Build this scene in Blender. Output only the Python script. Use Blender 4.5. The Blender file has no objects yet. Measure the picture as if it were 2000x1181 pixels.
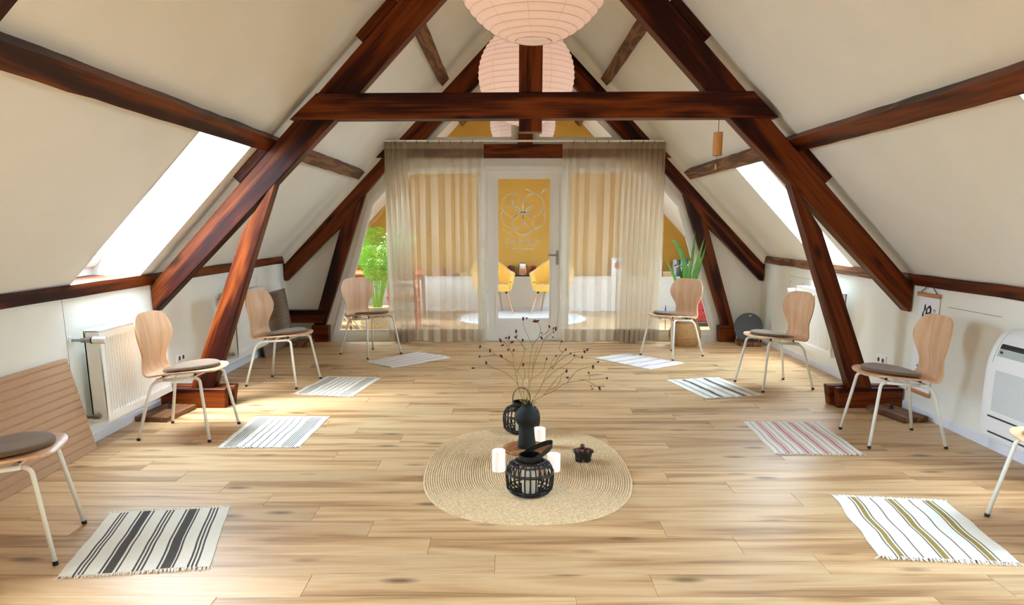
import bpy, bmesh, math, random
from mathutils import Vector, Matrix, noise
random.seed(7)
R_ = math.radians
C = bpy.context.scene.collection
SC = bpy.context.scene

# ------------------------------------------------------------------ camera, world, light, exposure
cam_d = bpy.data.cameras.new('camera')
cam = bpy.data.objects.new('camera', cam_d); C.objects.link(cam)
cam.location = (0, 0, 1.40)
cam.rotation_euler = (R_(90) - math.atan(310 / 1460), 0, 0)
cam_d.sensor_width = 36.0
cam_d.lens = 36.0 * 1460 / 2000
cam_d.shift_x = (1000 - 997) / 2000
cam_d.shift_y = (750 - 590.5) / 2000
cam_d.clip_start = 0.05
SC.camera = cam

SKY = 15.0
wd = bpy.data.worlds.new('sky'); SC.world = wd; wd.use_nodes = True
nt = wd.node_tree; nt.nodes.clear()
wo = nt.nodes.new('ShaderNodeOutputWorld'); bg = nt.nodes.new('ShaderNodeBackground')
bg.inputs[0].default_value = (0.71, 0.95, 1.20, 1); bg.inputs[1].default_value = SKY
nt.links.new(bg.outputs[0], wo.inputs[0])
# hazy sun behind thin cloud, high on the left behind the camera
sun_d = bpy.data.lights.new('hazy_sun', 'SUN'); sun_d.energy = 14.0; sun_d.angle = R_(45); sun_d.color = (1.0, .97, .92)
sun = bpy.data.objects.new('hazy_sun', sun_d); C.objects.link(sun)
sun.rotation_euler = Vector((.22, .44, -.87)).to_track_quat('-Z', 'Y').to_euler()

SC.view_settings.view_transform = 'Standard'
SC.view_settings.look = 'None'
SC.view_settings.exposure = 0.90
SC.view_settings.gamma = 1.0
SC.view_settings.use_curve_mapping = False
SC.cycles.max_bounces = 10; SC.cycles.diffuse_bounces = 6; SC.cycles.transparent_max_bounces = 16
SC.cycles.sample_clamp_indirect = 6.0
SC.cycles.use_denoising = True

def portal(name, loc, normal, sx, sy):
    """A light portal in a window opening: guides the sky's light through it."""
    ld = bpy.data.lights.new(name, 'AREA'); ld.shape = 'RECTANGLE'; ld.size = sx; ld.size_y = sy
    ld.cycles.is_portal = True
    o = bpy.data.objects.new(name, ld); C.objects.link(o)
    o.location = loc
    o.rotation_euler = Vector(normal).to_track_quat('-Z', 'Y').to_euler()
    return o

# room frame: centre line x = XC, u = distance from it
XC = 0.165
def ceil_z(u): return 1.06 + 1.028 * (2.895 - u)
UW = 2.915
Y_REAR, Y_PART, Y_GABLE = -2.2, 9.22, 12.72

# skylights: (side, y0, y1); the left one behind the camera is unseen, added for its light
SKYLIGHTS = [(-1, 4.70, 5.60), (1, 2.70, 3.41), (1, 6.80, 7.56), (-1, -1.8, 1.5), (-1, 9.6, 10.9), (1, 9.6, 10.8)]
DEPTH = .37; NX, NZ = .717, .697

# ------------------------------------------------------------------ materials
def lin(c):
    c = c / 255.0
    return c / 12.92 if c <= .04045 else ((c + .055) / 1.055) ** 2.4
def rgb(r, g, b): return (lin(r), lin(g), lin(b), 1)

def nmat(name):
    m = bpy.data.materials.new(name); m.use_nodes = True
    t = m.node_tree; b = t.nodes['Principled BSDF']
    return m, t, b
def N(t, typ, **kw):
    n = t.nodes.new(typ)
    for k, v in kw.items(): setattr(n, k, v)
    return n
def plain(name, col, rough=.5, metal=0, spec=.5, bump=0, bscale=200, var=0, vscale=8, coat=0, sheen=0):
    m, t, b = nmat(name)
    b.inputs['Base Color'].default_value = col
    b.inputs['Roughness'].default_value = rough
    b.inputs['Metallic'].default_value = metal
    b.inputs['Specular IOR Level'].default_value = spec
    b.inputs['Coat Weight'].default_value = coat
    b.inputs['Sheen Weight'].default_value = sheen
    tc = N(t, 'ShaderNodeTexCoord')
    if var:
        n = N(t, 'ShaderNodeTexNoise'); n.inputs['Scale'].default_value = vscale; n.inputs['Detail'].default_value = 5
        t.links.new(tc.outputs['Object'], n.inputs['Vector'])
        r = N(t, 'ShaderNodeValToRGB')
        r.color_ramp.elements[0].position = .3; r.color_ramp.elements[1].position = .7
        r.color_ramp.elements[0].color = tuple(c * (1 - var) for c in col[:3]) + (1,)
        r.color_ramp.elements[1].color = tuple(min(1, c * (1 + var)) for c in col[:3]) + (1,)
        t.links.new(n.outputs['Fac'], r.inputs[0]); t.links.new(r.outputs[0], b.inputs['Base Color'])
    if bump:
        n = N(t, 'ShaderNodeTexNoise'); n.inputs['Scale'].default_value = bscale; n.inputs['Detail'].default_value = 3
        t.links.new(tc.outputs['Object'], n.inputs['Vector'])
        bp = N(t, 'ShaderNodeBump'); bp.inputs['Strength'].default_value = bump; bp.inputs['Distance'].default_value = .002
        t.links.new(n.outputs['Fac'], bp.inputs['Height']); t.links.new(bp.outputs[0], b.inputs['Normal'])
    return m

def wood(name, dark, mid, light, rough=.45, scale=(1.0, 13, 13), knots=True, spec=.4, ring=5.0, rnd=0.12):
    """grain along local X"""
    m, t, b = nmat(name)
    tc = N(t, 'ShaderNodeTexCoord'); oi = N(t, 'ShaderNodeObjectInfo')
    ml = N(t, 'ShaderNodeVectorMath', operation='SCALE'); ml.inputs[0].default_value = (37.1, 11.3, 5.7)
    t.links.new(oi.outputs['Random'], ml.inputs['Scale'])
    ad = N(t, 'ShaderNodeVectorMath', operation='ADD')
    t.links.new(tc.outputs['Object'], ad.inputs[0]); t.links.new(ml.outputs[0], ad.inputs[1])
    mp = N(t, 'ShaderNodeMapping'); mp.inputs['Scale'].default_value = scale
    t.links.new(ad.outputs[0], mp.inputs[0])
    # broad wobbling growth rings
    n1 = N(t, 'ShaderNodeTexNoise'); n1.inputs['Scale'].default_value = .55; n1.inputs['Detail'].default_value = 4; n1.inputs['Distortion'].default_value = .6
    t.links.new(mp.outputs[0], n1.inputs['Vector'])
    mu = N(t, 'ShaderNodeMath', operation='MULTIPLY'); mu.inputs[1].default_value = ring
    t.links.new(n1.outputs['Fac'], mu.inputs[0])
    fr = N(t, 'ShaderNodeMath', operation='PINGPONG'); fr.inputs[1].default_value = .5
    t.links.new(mu.outputs[0], fr.inputs[0])
    # fine fibres
    mp2 = N(t, 'ShaderNodeMapping'); mp2.inputs['Scale'].default_value = (scale[0] * 2.5, scale[1] * 9, scale[2] * 9)
    t.links.new(ad.outputs[0], mp2.inputs[0])
    n2 = N(t, 'ShaderNodeTexNoise'); n2.inputs['Scale'].default_value = 1; n2.inputs['Detail'].default_value = 3
    t.links.new(mp2.outputs[0], n2.inputs['Vector'])
    a1 = N(t, 'ShaderNodeMath', operation='MULTIPLY'); a1.inputs[1].default_value = 1.1; t.links.new(fr.outputs[0], a1.inputs[0])
    a2 = N(t, 'ShaderNodeMath', operation='MULTIPLY_ADD'); a2.inputs[1].default_value = .55
    t.links.new(n2.outputs['Fac'], a2.inputs[0]); t.links.new(a1.outputs[0], a2.inputs[2])
    r = N(t, 'ShaderNodeValToRGB'); e = r.color_ramp.elements
    e[0].position = .2; e[0].color = dark; e[1].position = .85; e[1].color = light
    x = e.new(.5); x.color = mid
    t.links.new(a2.outputs[0], r.inputs[0])
    out = r.outputs[0]
    if knots:
        mp3 = N(t, 'ShaderNodeMapping'); mp3.inputs['Scale'].default_value = (2.1, 6, 6)
        t.links.new(ad.outputs[0], mp3.inputs[0])
        v = N(t, 'ShaderNodeTexVoronoi'); v.inputs['Scale'].default_value = 1.0
        t.links.new(mp3.outputs[0], v.inputs['Vector'])
        mr = N(t, 'ShaderNodeMapRange'); mr.inputs[1].default_value = .06; mr.inputs[2].default_value = .2
        mr.inputs[3].default_value = 1; mr.inputs[4].default_value = 0
        t.links.new(v.outputs['Distance'], mr.inputs[0])
        mx = N(t, 'ShaderNodeMix', data_type='RGBA'); mx.inputs[7].default_value = tuple(c * .35 for c in dark[:3]) + (1,)
        mk = N(t, 'ShaderNodeMath', operation='MULTIPLY'); mk.inputs[1].default_value = .8
        t.links.new(mr.outputs[0], mk.inputs[0]); t.links.new(mk.outputs[0], mx.inputs[0])
        t.links.new(out, mx.inputs[6]); out = mx.outputs[2]
    hs = N(t, 'ShaderNodeHueSaturation')
    vr = N(t, 'ShaderNodeMapRange'); vr.inputs[3].default_value = 1 - rnd; vr.inputs[4].default_value = 1 + rnd
    t.links.new(oi.outputs['Random'], vr.inputs[0]); t.links.new(vr.outputs[0], hs.inputs['Value'])
    t.links.new(out, hs.inputs['Color']); t.links.new(hs.outputs[0], b.inputs['Base Color'])
    b.inputs['Roughness'].default_value = rough; b.inputs['Specular IOR Level'].default_value = spec
    bp = N(t, 'ShaderNodeBump'); bp.inputs['Strength'].default_value = .25; bp.inputs['Distance'].default_value = .002
    t.links.new(a2.outputs[0], bp.inputs['Height']); t.links.new(bp.outputs[0], b.inputs['Normal'])
    return m

def mix_transparent(name, col, fac, rough=.8, transl=.5, weave=0):
    """cloth / paper: diffuse + translucent, mixed with straight-through transparency"""
    m = bpy.data.materials.new(name); m.use_nodes = True; t = m.node_tree; t.nodes.clear()
    o = N(t, 'ShaderNodeOutputMaterial'); d = N(t, 'ShaderNodeBsdfDiffuse'); tl = N(t, 'ShaderNodeBsdfTranslucent'); tr = N(t, 'ShaderNodeBsdfTransparent')
    d.inputs[0].default_value = col; tl.inputs[0].default_value = col
    m1 = N(t, 'ShaderNodeMixShader'); m1.inputs[0].default_value = transl
    t.links.new(d.outputs[0], m1.inputs[1]); t.links.new(tl.outputs[0], m1.inputs[2])
    m2 = N(t, 'ShaderNodeMixShader'); m2.inputs[0].default_value = fac
    if weave:
        tc = N(t, 'ShaderNodeTexCoord'); mp = N(t, 'ShaderNodeMapping'); mp.inputs['Scale'].default_value = (6, 6, 160)
        n = N(t, 'ShaderNodeTexNoise'); n.inputs['Scale'].default_value = 2
        t.links.new(tc.outputs['Object'], mp.inputs[0]); t.links.new(mp.outputs[0], n.inputs[0])
        mr = N(t, 'ShaderNodeMapRange'); mr.inputs[3].default_value = fac - weave; mr.inputs[4].default_value = fac + weave
        t.links.new(n.outputs[0], mr.inputs[0]); t.links.new(mr.outputs[0], m2.inputs[0])
    t.links.new(m1.outputs[0], m2.inputs[1]); t.links.new(tr.outputs[0], m2.inputs[2])
    t.links.new(m2.outputs[0], o.inputs[0])
    return m

def glass_mat(name, tint=(1, 1, 1, 1), refl=.06):
    m = bpy.data.materials.new(name); m.use_nodes = True; t = m.node_tree; t.nodes.clear()
    o = N(t, 'ShaderNodeOutputMaterial'); g = N(t, 'ShaderNodeBsdfGlossy'); tr = N(t, 'ShaderNodeBsdfTransparent')
    g.inputs['Roughness'].default_value = .02; tr.inputs[0].default_value = tint
    fr = N(t, 'ShaderNodeFresnel'); fr.inputs[0].default_value = 1.3
    mx = N(t, 'ShaderNodeMixShader'); t.links.new(fr.outputs[0], mx.inputs[0])
    t.links.new(tr.outputs[0], mx.inputs[1]); t.links.new(g.outputs[0], mx.inputs[2]); t.links.new(mx.outputs[0], o.inputs[0])
    return m

M = {}
M['plaster'] = plain('plaster_white', rgb(232, 228, 216), .9, bump=.15, bscale=60, var=.02, vscale=3)
M['wall'] = plain('wall_white', rgb(236, 235, 224), .6, bump=.08, bscale=120, var=.015, vscale=4)
M['mustard'] = plain('mustard_paint', rgb(188, 140, 50), .8, var=.03, vscale=2)
M['white_paint'] = plain('white_gloss_paint', rgb(238, 237, 230), .35)
M['skirting'] = plain('white_skirting', rgb(226, 230, 238), .35)
M['beam'] = wood('stained_beam', rgb(21, 3, 1), rgb(50, 13, 3), rgb(114, 52, 14), .42, scale=(.8, 7, 7), ring=3, spec=.15)
M['old_beam'] = wood('old_beam', rgb(62, 36, 20), rgb(104, 64, 38), rgb(140, 96, 60), .7, scale=(1.1, 10, 10), ring=6)
M['oak'] = wood('oak_laminate', rgb(146, 106, 68), rgb(192, 152, 106), rgb(212, 178, 134), .38, scale=(1.0, 11, 11), ring=3.2, spec=.35, rnd=.10)
M['birch'] = wood('birch_ply', rgb(204, 158, 118), rgb(222, 180, 140), rgb(232, 196, 160), .4, scale=(14, 14, 1.6), knots=False, ring=2, rnd=.03)
M['acacia'] = wood('acacia_board', rgb(92, 48, 24), rgb(150, 92, 52), rgb(196, 142, 92), .4, scale=(14, 3, 14), knots=False, ring=3)
M['pine'] = wood('pine_batten', rgb(178, 118, 72), rgb(202, 148, 98), rgb(216, 168, 120), .5, scale=(3, 20, 20), knots=False, ring=2)
M['bamboo'] = wood('bamboo', rgb(178, 112, 52), rgb(206, 146, 80), rgb(222, 170, 104), .4, scale=(30, 30, 1.5), knots=False, ring=2)
M['redwood'] = wood('red_brown_wood', rgb(92, 36, 16), rgb(150, 74, 36), rgb(180, 100, 56), .45, knots=False)
M['steel_white'] = plain('white_steel', rgb(235, 236, 226), .35, coat=.2)
M['black_rubber'] = plain('black_rubber', rgb(24, 24, 26), .7)
M['pad'] = plain('taupe_felt', rgb(116, 90, 64), .95, bump=.4, bscale=350, var=.06, vscale=40, sheen=.3)
M['pad_edge'] = plain('dark_taupe_edge', rgb(78, 66, 56), .95)
M['rug_base'] = plain('undyed_cotton', rgb(232, 228, 214), .95, bump=.5, bscale=300, var=.03, vscale=60)
M['fringe'] = plain('cotton_fringe', rgb(236, 230, 214), .95)
M['jute'] = plain('jute_braid', rgb(220, 192, 150), .95, bump=.6, bscale=260, var=.22, vscale=75)
M['black_cane'] = plain('black_cane', rgb(14, 14, 15), .3, spec=.5)
M['black_clay'] = plain('matt_black_clay', rgb(20, 24, 25), .75, bump=.3, bscale=120)
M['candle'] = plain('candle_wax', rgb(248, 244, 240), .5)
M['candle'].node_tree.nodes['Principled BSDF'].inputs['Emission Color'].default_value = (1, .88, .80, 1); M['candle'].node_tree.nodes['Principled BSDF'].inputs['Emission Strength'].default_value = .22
M['cream_wax'] = plain('cream_wax', rgb(226, 214, 190), .5)
M['bowl'] = plain('black_cast_iron', rgb(18, 18, 20), .4)
M['date'] = plain('dark_brown_fruit', rgb(92, 42, 28), .5, bump=.8, bscale=90, var=.3, vscale=60)
M['stem'] = plain('dry_green_stem', rgb(128, 122, 66), .7)
M['burnet'] = plain('dark_red_burnet', rgb(88, 14, 26), .8, bump=.8, bscale=400)
M['paper'] = mix_transparent('rice_paper', rgb(248, 232, 224), 0.0, transl=.55)
M['paper_rib'] = mix_transparent('rice_paper_rib', rgb(226, 202, 190), 0.0, transl=.5)
M['wire'] = plain('lantern_wire', rgb(170, 150, 130), .5)
M['cord'] = plain('dark_cord', rgb(30, 26, 30), .8)
M['sheer'] = mix_transparent('sheer_linen', rgb(220, 205, 180), .62, transl=.62, weave=.025)
M['linen'] = mix_transparent('doubled_linen', rgb(196, 178, 152), .1, transl=.5, weave=.02)
M['glass'] = glass_mat('window_glass')
M['decal'] = plain('white_vinyl', rgb(238, 240, 228), .6)
M['chrome'] = plain('brushed_steel', rgb(150, 146, 140), .3, metal=1)
M['rad'] = plain('radiator_white', rgb(238, 237, 230), .3, coat=.3)
M['board'] = plain('brown_fibreboard', rgb(184, 148, 116), .9, bump=.4, bscale=200, var=.06, vscale=120)
M['board_dark'] = plain('taupe_fibreboard', rgb(134, 112, 92), .9, bump=.4, bscale=200, var=.05, vscale=90)
M['ac'] = plain('ac_white_plastic', rgb(238, 240, 240), .3)
M['ac_dark'] = plain('ac_dark_slot', rgb(40, 42, 46), .5)
M['ac_grey'] = plain('ac_grey_display', rgb(176, 186, 184), .3)
M['socket'] = plain('socket_white', rgb(240, 240, 236), .3)
M['hole'] = plain('dark_hole', rgb(60, 58, 56), .6)
M['seam_grey'] = plain('seam_grey', rgb(176, 174, 162), .8)
M['paper_white'] = plain('scroll_paper', rgb(240, 241, 242), .8)
M['ink'] = plain('black_ink', rgb(16, 16, 18), .8)
M['speaker'] = plain('grey_speaker_cloth', rgb(84, 89, 91), .85, bump=.5, bscale=500)
M['speaker_dark'] = plain('dark_speaker_back', rgb(48, 50, 54), .5)
M['seagrass'] = plain('seagrass_weave', rgb(176, 134, 84), .9, var=.2, vscale=60)
M['seagrass_pale'] = plain('pale_seagrass', rgb(208, 178, 134), .9, var=.15, vscale=60)
M['leaf'] = plain('green_leaf', rgb(96, 158, 56), .4, var=.25, vscale=12)
M['palm'] = plain('palm_leaf', rgb(134, 176, 52), .35, var=.45, vscale=9)
M['palm_stem'] = plain('palm_stem', rgb(150, 180, 60), .5)
M['yellow'] = plain('yellow_velvet', rgb(232, 178, 66), .85, sheen=.5, bump=.1)
M['leg_wood'] = plain('pale_beech_leg', rgb(214, 160, 122), .45)
M['black_metal'] = plain('black_metal', rgb(28, 28, 30), .4)
M['rug_white'] = plain('white_pile', rgb(226, 230, 232), 1, bump=1, bscale=120)
M['jar_red'] = plain('dark_red_glass', rgb(110, 26, 26), .25)
M['jar_lid'] = plain('red_lid', rgb(150, 30, 32), .4)
M['jar_orange'] = plain('orange_label', rgb(214, 112, 56), .5)
M['jar_clear'] = plain('clear_jar', rgb(224, 208, 186), .2)
M['chest_red'] = plain('red_lacquer', rgb(140, 30, 30), .35, var=.3, vscale=14)
M['chest_pat'] = plain('ornate_black', rgb(46, 18, 18), .4)
M['chest_blue'] = plain('grey_blue_paint', rgb(150, 150, 170), .5)
BOOKC = [(208, 214, 220), (110, 104, 96), (40, 60, 140), (214, 226, 236), (30, 40, 70), (44, 110, 180), (34, 96, 160), (210, 190, 205), (60, 120, 130), (200, 206, 214)]
for i, c in enumerate(BOOKC): M['book%d' % i] = plain('book_cloth_%d' % i, rgb(*c), .6)
M['card'] = plain('white_card', rgb(240, 240, 238), .6)
M['red_print'] = plain('red_print', rgb(196, 64, 52), .6)
M['pink_box'] = plain('dull_pink_box', rgb(190, 120, 104), .7)
M['tan_box'] = plain('tan_box', rgb(214, 178, 120), .7)
M['green_patch'] = plain('green_end_paint', rgb(64, 78, 40), .8, var=.4, vscale=30)

# ------------------------------------------------------------------ mesh helpers
class MB:
    def __init__(s): s.v = []; s.f = []; s.m = []
    def add(s, vs, fs, mi=0):
        o = len(s.v); s.v += [tuple(p) for p in vs]
        for f in fs: s.f.append([i + o for i in f]); s.m.append(mi)
    def box(s, x0, x1, y0, y1, z0, z1, b=0, mi=0):
        if b <= 0:
            vs = [(x, y, z) for x in (x0, x1) for y in (y0, y1) for z in (z0, z1)]
            fs = [(0, 1, 3, 2), (4, 6, 7, 5), (0, 4, 5, 1), (2, 3, 7, 6), (0, 2, 6, 4), (1, 5, 7, 3)]
            s.add(vs, fs, mi); return
        vs = []; idx = {}
        for i, x in enumerate((x0, x1)):
            for j, y in enumerate((y0, y1)):
                for k, z in enumerate((z0, z1)):
                    dx = b * (1 - 2 * i); dy = b * (1 - 2 * j); dz = b * (1 - 2 * k)
                    idx[i, j, k] = len(vs)
                    vs += [(x, y + dy, z + dz), (x + dx, y, z + dz), (x + dx, y + dy, z)]
        I = lambda i, j, k, a: idx[i, j, k] + a
        fs = []
        for i in (0, 1):
            fs.append([I(i, 0, 0, 0), I(i, 1, 0, 0), I(i, 1, 1, 0), I(i, 0, 1, 0)])
            fs.append([I(0, i, 0, 1), I(1, i, 0, 1), I(1, i, 1, 1), I(0, i, 1, 1)])
            fs.append([I(0, 0, i, 2), I(1, 0, i, 2), I(1, 1, i, 2), I(0, 1, i, 2)])
        for i in (0, 1):
            for j in (0, 1):
                fs.append([I(i, j, 0, 0), I(i, j, 1, 0), I(i, j, 1, 1), I(i, j, 0, 1)])
                fs.append([I(i, 0, j, 0), I(i, 1, j, 0), I(i, 1, j, 2), I(i, 0, j, 2)])
                fs.append([I(0, i, j, 1), I(1, i, j, 1), I(1, i, j, 2), I(0, i, j, 2)])
                for k in (0, 1): fs.append([I(i, j, k, 0), I(i, j, k, 1), I(i, j, k, 2)])
        s.add(vs, fs, mi)
    def tube(s, pts, r, n=8, mi=0, cap=True, closed=False, flat=None):
        pts = [Vector(p) for p in pts]; L = len(pts)
        rs = r if isinstance(r, (list, tuple)) else [r] * L
        tang = []
        for i in range(L):
            a = pts[i - 1] if (i > 0 or closed) else pts[0]
            b = pts[(i + 1) % L] if (i < L - 1 or closed) else pts[-1]
            d = b - a; tang.append(d.normalized() if d.length > 1e-9 else Vector((0, 0, 1)))
        up = Vector((0, 0, 1)) if abs(tang[0].z) < .9 else Vector((1, 0, 0))
        nrm = (up - tang[0] * up.dot(tang[0])).normalized()
        vs = []
        for i in range(L):
            nrm = (nrm - tang[i] * nrm.dot(tang[i]))
            nrm = nrm.normalized() if nrm.length > 1e-6 else tang[i].orthogonal().normalized()
            bn = tang[i].cross(nrm)
            for k in range(n):
                a = 2 * math.pi * k / n
                fx, fy = (1, 1) if flat is None else flat
                vs.append(pts[i] + (nrm * math.cos(a) * fx + bn * math.sin(a) * fy) * rs[i])
        fs = []
        for i in range(L if closed else L - 1):
            j = (i + 1) % L
            for k in range(n): fs.append([i * n + k, i * n + (k + 1) % n, j * n + (k + 1) % n, j * n + k])
        if cap and not closed: fs += [list(range(n))[::-1], [(L - 1) * n + k for k in range(n)]]
        s.add(vs, fs, mi)
    def lathe(s, prof, n=24, c=(0, 0, 0), mi=0, sx=1, sy=1, ph=0):
        vs = []; fs = []; L = len(prof)
        for r, z in prof:
            for k in range(n):
                a = 2 * math.pi * (k + ph) / n
                vs.append((c[0] + r * sx * math.cos(a), c[1] + r * sy * math.sin(a), c[2] + z))
        for i in range(L - 1):
            for k in range(n): fs.append([i * n + k, i * n + (k + 1) % n, (i + 1) * n + (k + 1) % n, (i + 1) * n + k])
        if prof[0][0] > 1e-4: fs.append(list(range(n))[::-1])
        if prof[-1][0] > 1e-4: fs.append([(L - 1) * n + k for k in range(n)])
        s.add(vs, fs, mi)
    def ball(s, c, rx, ry, rz, n=8, m=6, mi=0, rot=None, jit=0):
        prof = [(max(1e-5, math.sin(math.pi * i / m)), -math.cos(math.pi * i / m)) for i in range(m + 1)]
        vs = []; fs = []
        for r, z in prof:
            for k in range(n):
                a = 2 * math.pi * k / n
                j = 1 + random.uniform(-jit, jit)
                p = Vector((r * rx * math.cos(a) * j, r * ry * math.sin(a) * j, z * rz * j))
                if rot: p = rot @ p
                vs.append(p + Vector(c))
        for i in range(m):
            for k in range(n): fs.append([i * n + k, i * n + (k + 1) % n, (i + 1) * n + (k + 1) % n, (i + 1) * n + k])
        s.add(vs, fs, mi)
    def grid(s, rows, mi=0, closed=False):
        n = len(rows[0]); vs = [p for r in rows for p in r]; fs = []
        for i in range(len(rows) - 1):
            for k in range(n if closed else n - 1):
                fs.append([i * n + k, i * n + (k + 1) % n, (i + 1) * n + (k + 1) % n, (i + 1) * n + k])
        s.add(vs, fs, mi)
    def prism(s, poly, a0, a1, fn, b=0, mi=0):
        """polygon [(p, q)] extruded from a0 to a1; fn(p, q, a) -> point. b chamfers both ends."""
        n = len(poly)
        if b > 0:
            ins = inset(poly, b)
            rings = [(ins, a0), (poly, a0 + b), (poly, a1 - b), (ins, a1)]
        else: rings = [(poly, a0), (poly, a1)]
        vs = [fn(p, q, a) for pl, a in rings for p, q in pl]; fs = []
        for i in range(len(rings) - 1):
            for k in range(n): fs.append([i * n + k, i * n + (k + 1) % n, (i + 1) * n + (k + 1) % n, (i + 1) * n + k])
        fs += [list(range(n))[::-1], [(len(rings) - 1) * n + k for k in range(n)]]
        s.add(vs, fs, mi)
    def build(s, name, mats, parent=None, loc=(0, 0, 0), rot=(0, 0, 0), smooth=False, recalc=True, auto=None):
        me = bpy.data.meshes.new(name); me.from_pydata(s.v, [], s.f)
        if not isinstance(mats, (list, tuple)): mats = [mats]
        for m in mats: me.materials.append(m)
        me.polygons.foreach_set('material_index', s.m)
        if recalc:
            bm = bmesh.new(); bm.from_mesh(me); bmesh.ops.recalc_face_normals(bm, faces=bm.faces); bm.to_mesh(me); bm.free()
        if smooth or auto is not None:
            me.polygons.foreach_set('use_smooth', [True] * len(me.polygons))
            if auto is not None: me.set_sharp_from_angle(angle=R_(auto))
        me.update()
        o = bpy.data.objects.new(name, me); C.objects.link(o)
        o.location = loc; o.rotation_euler = rot
        if parent: o.parent = parent
        return o

def inset(poly, d):
    """inset a polygon by d (any winding, convex or mildly concave)"""
    n = len(poly)
    area = sum(poly[i][0] * poly[(i + 1) % n][1] - poly[(i + 1) % n][0] * poly[i][1] for i in range(n))
    sg = 1 if area > 0 else -1
    out = []
    for i in range(n):
        p0 = Vector(poly[i - 1]); p1 = Vector(poly[i]); p2 = Vector(poly[(i + 1) % n])
        d1 = (p1 - p0).normalized(); d2 = (p2 - p1).normalized()
        n1 = Vector((-d1.y, d1.x)) * sg; n2 = Vector((-d2.y, d2.x)) * sg
        k = 1 + n1.dot(n2)
        m = (n1 + n2) / max(k, .3)
        q = p1 + m * d; out.append((q.x, q.y))
    return out

def thing(name, label, cat, loc=(0, 0, 0), rotz=0, group=None):
    o = bpy.data.objects.new(name, None); C.objects.link(o); o.empty_display_size = .1
    o.location = loc; o.rotation_euler = (0, 0, rotz)
    o['label'] = label; o['category'] = cat
    if group: o['group'] = group
    return o
def tag(o, label, cat, group=None):
    o['label'] = label; o['category'] = cat
    if group: o['group'] = group
    return o
def struct(o, label=None):
    o['kind'] = 'structure'
    if label: o['label'] = label
    return o
def dup(root, loc, rotz, label, group=None):
    r = root.copy(); C.objects.link(r); r.location = loc; r.rotation_euler = (0, 0, rotz)
    r['label'] = label
    if group: r['group'] = group
    for ch in list(root.children):
        c = ch.copy(); C.objects.link(c); c.parent = r
        for g in list(ch.children):
            d = g.copy(); C.objects.link(d); d.parent = c
    return r

def beam_poly(name, pts, y0, y1, ang, mat, parent=None, b=.006, wob=0):
    """timber with outline pts [(x, z)] in world, from y0 to y1, grain at angle ang in the xz plane"""
    o = Vector((sum(p[0] for p in pts) / len(pts), sum(p[1] for p in pts) / len(pts)))
    ca, sa = math.cos(ang), math.sin(ang)
    loc2 = []
    for x, z in pts:
        d = Vector((x, z)) - o
        loc2.append((d.x * ca + d.y * sa, -d.x * sa + d.y * ca))
    ym = (y0 + y1) / 2
    mb = MB(); mb.prism(loc2, y0 - ym, y1 - ym, lambda p, q, a: (p, a, q), b)
    pl = parent.location if parent else Vector((0, 0, 0))
    return mb.build(name, mat, parent, (o.x - pl[0], ym - pl[1], o.y - pl[2]), (0, -ang, 0))

def beam_y(name, pts, y0, y1, mat, parent=None, jag=0, seg=1, rs=0):
    """timber running along Y with cross section pts [(x, z)]; local X = world Y. jag roughens the arrises."""
    cx = sum(p[0] for p in pts) / len(pts); cz = sum(p[1] for p in pts) / len(pts)
    rr = random.Random(rs); n = len(pts); L = y1 - y0
    rows = []
    for i in range(seg + 1):
        row = []
        for (x, z) in pts:
            j = rr.uniform(-jag, jag); k = rr.uniform(-jag, jag)
            row.append((-L / 2 + L * i / seg, -(x - cx + j), z - cz + k))
        rows.append(row)
    mb = MB(); mb.grid(rows, closed=True)
    mb.f += [list(range(n)), [seg * n + k for k in range(n)]]; mb.m += [0, 0]
    pl = parent.location if parent else Vector((0, 0, 0))
    return mb.build(name, mat, parent, (cx - pl[0], (y0 + y1) / 2 - pl[1], cz - pl[2]), (0, 0, R_(90)))

def sheet(name, outlines, y0, y1, mat, parent=None):
    """flat panel in the xz plane with holes: outlines = [outer, hole, ...], thickness y0..y1"""
    cu = bpy.data.curves.new(name, 'CURVE'); cu.dimensions = '2D'; cu.fill_mode = 'BOTH'; cu.extrude = (y1 - y0) / 2
    for pts in outlines:
        sp = cu.splines.new('POLY'); sp.points.add(len(pts) - 1); sp.use_cyclic_u = True
        for i, p in enumerate(pts): sp.points[i].co = (p[0], p[1], 0, 1)
    tmp = bpy.data.objects.new('tmp', cu); C.objects.link(tmp)
    bpy.context.view_layer.update()
    dg = bpy.context.evaluated_depsgraph_get()
    me = bpy.data.meshes.new_from_object(tmp.evaluated_get(dg))
    bpy.data.objects.remove(tmp); bpy.data.curves.remove(cu)
    for v in me.vertices: v.co = (v.co.x, -v.co.z + (y0 + y1) / 2, v.co.y)
    me.name = name
    me.materials.clear(); me.materials.append(mat)
    bm = bmesh.new(); bm.from_mesh(me); bmesh.ops.remove_doubles(bm, verts=bm.verts, dist=1e-5); bmesh.ops.recalc_face_normals(bm, faces=bm.faces); bm.to_mesh(me); bm.free()
    o = bpy.data.objects.new(name, me); C.objects.link(o)
    if parent:
        o.parent = parent; o.location = -Vector(parent.location)
    return o

def mirror(pts): return [(2 * XC - x, z) for x, z in pts]
def U(sg, u): return XC + sg * u

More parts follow.
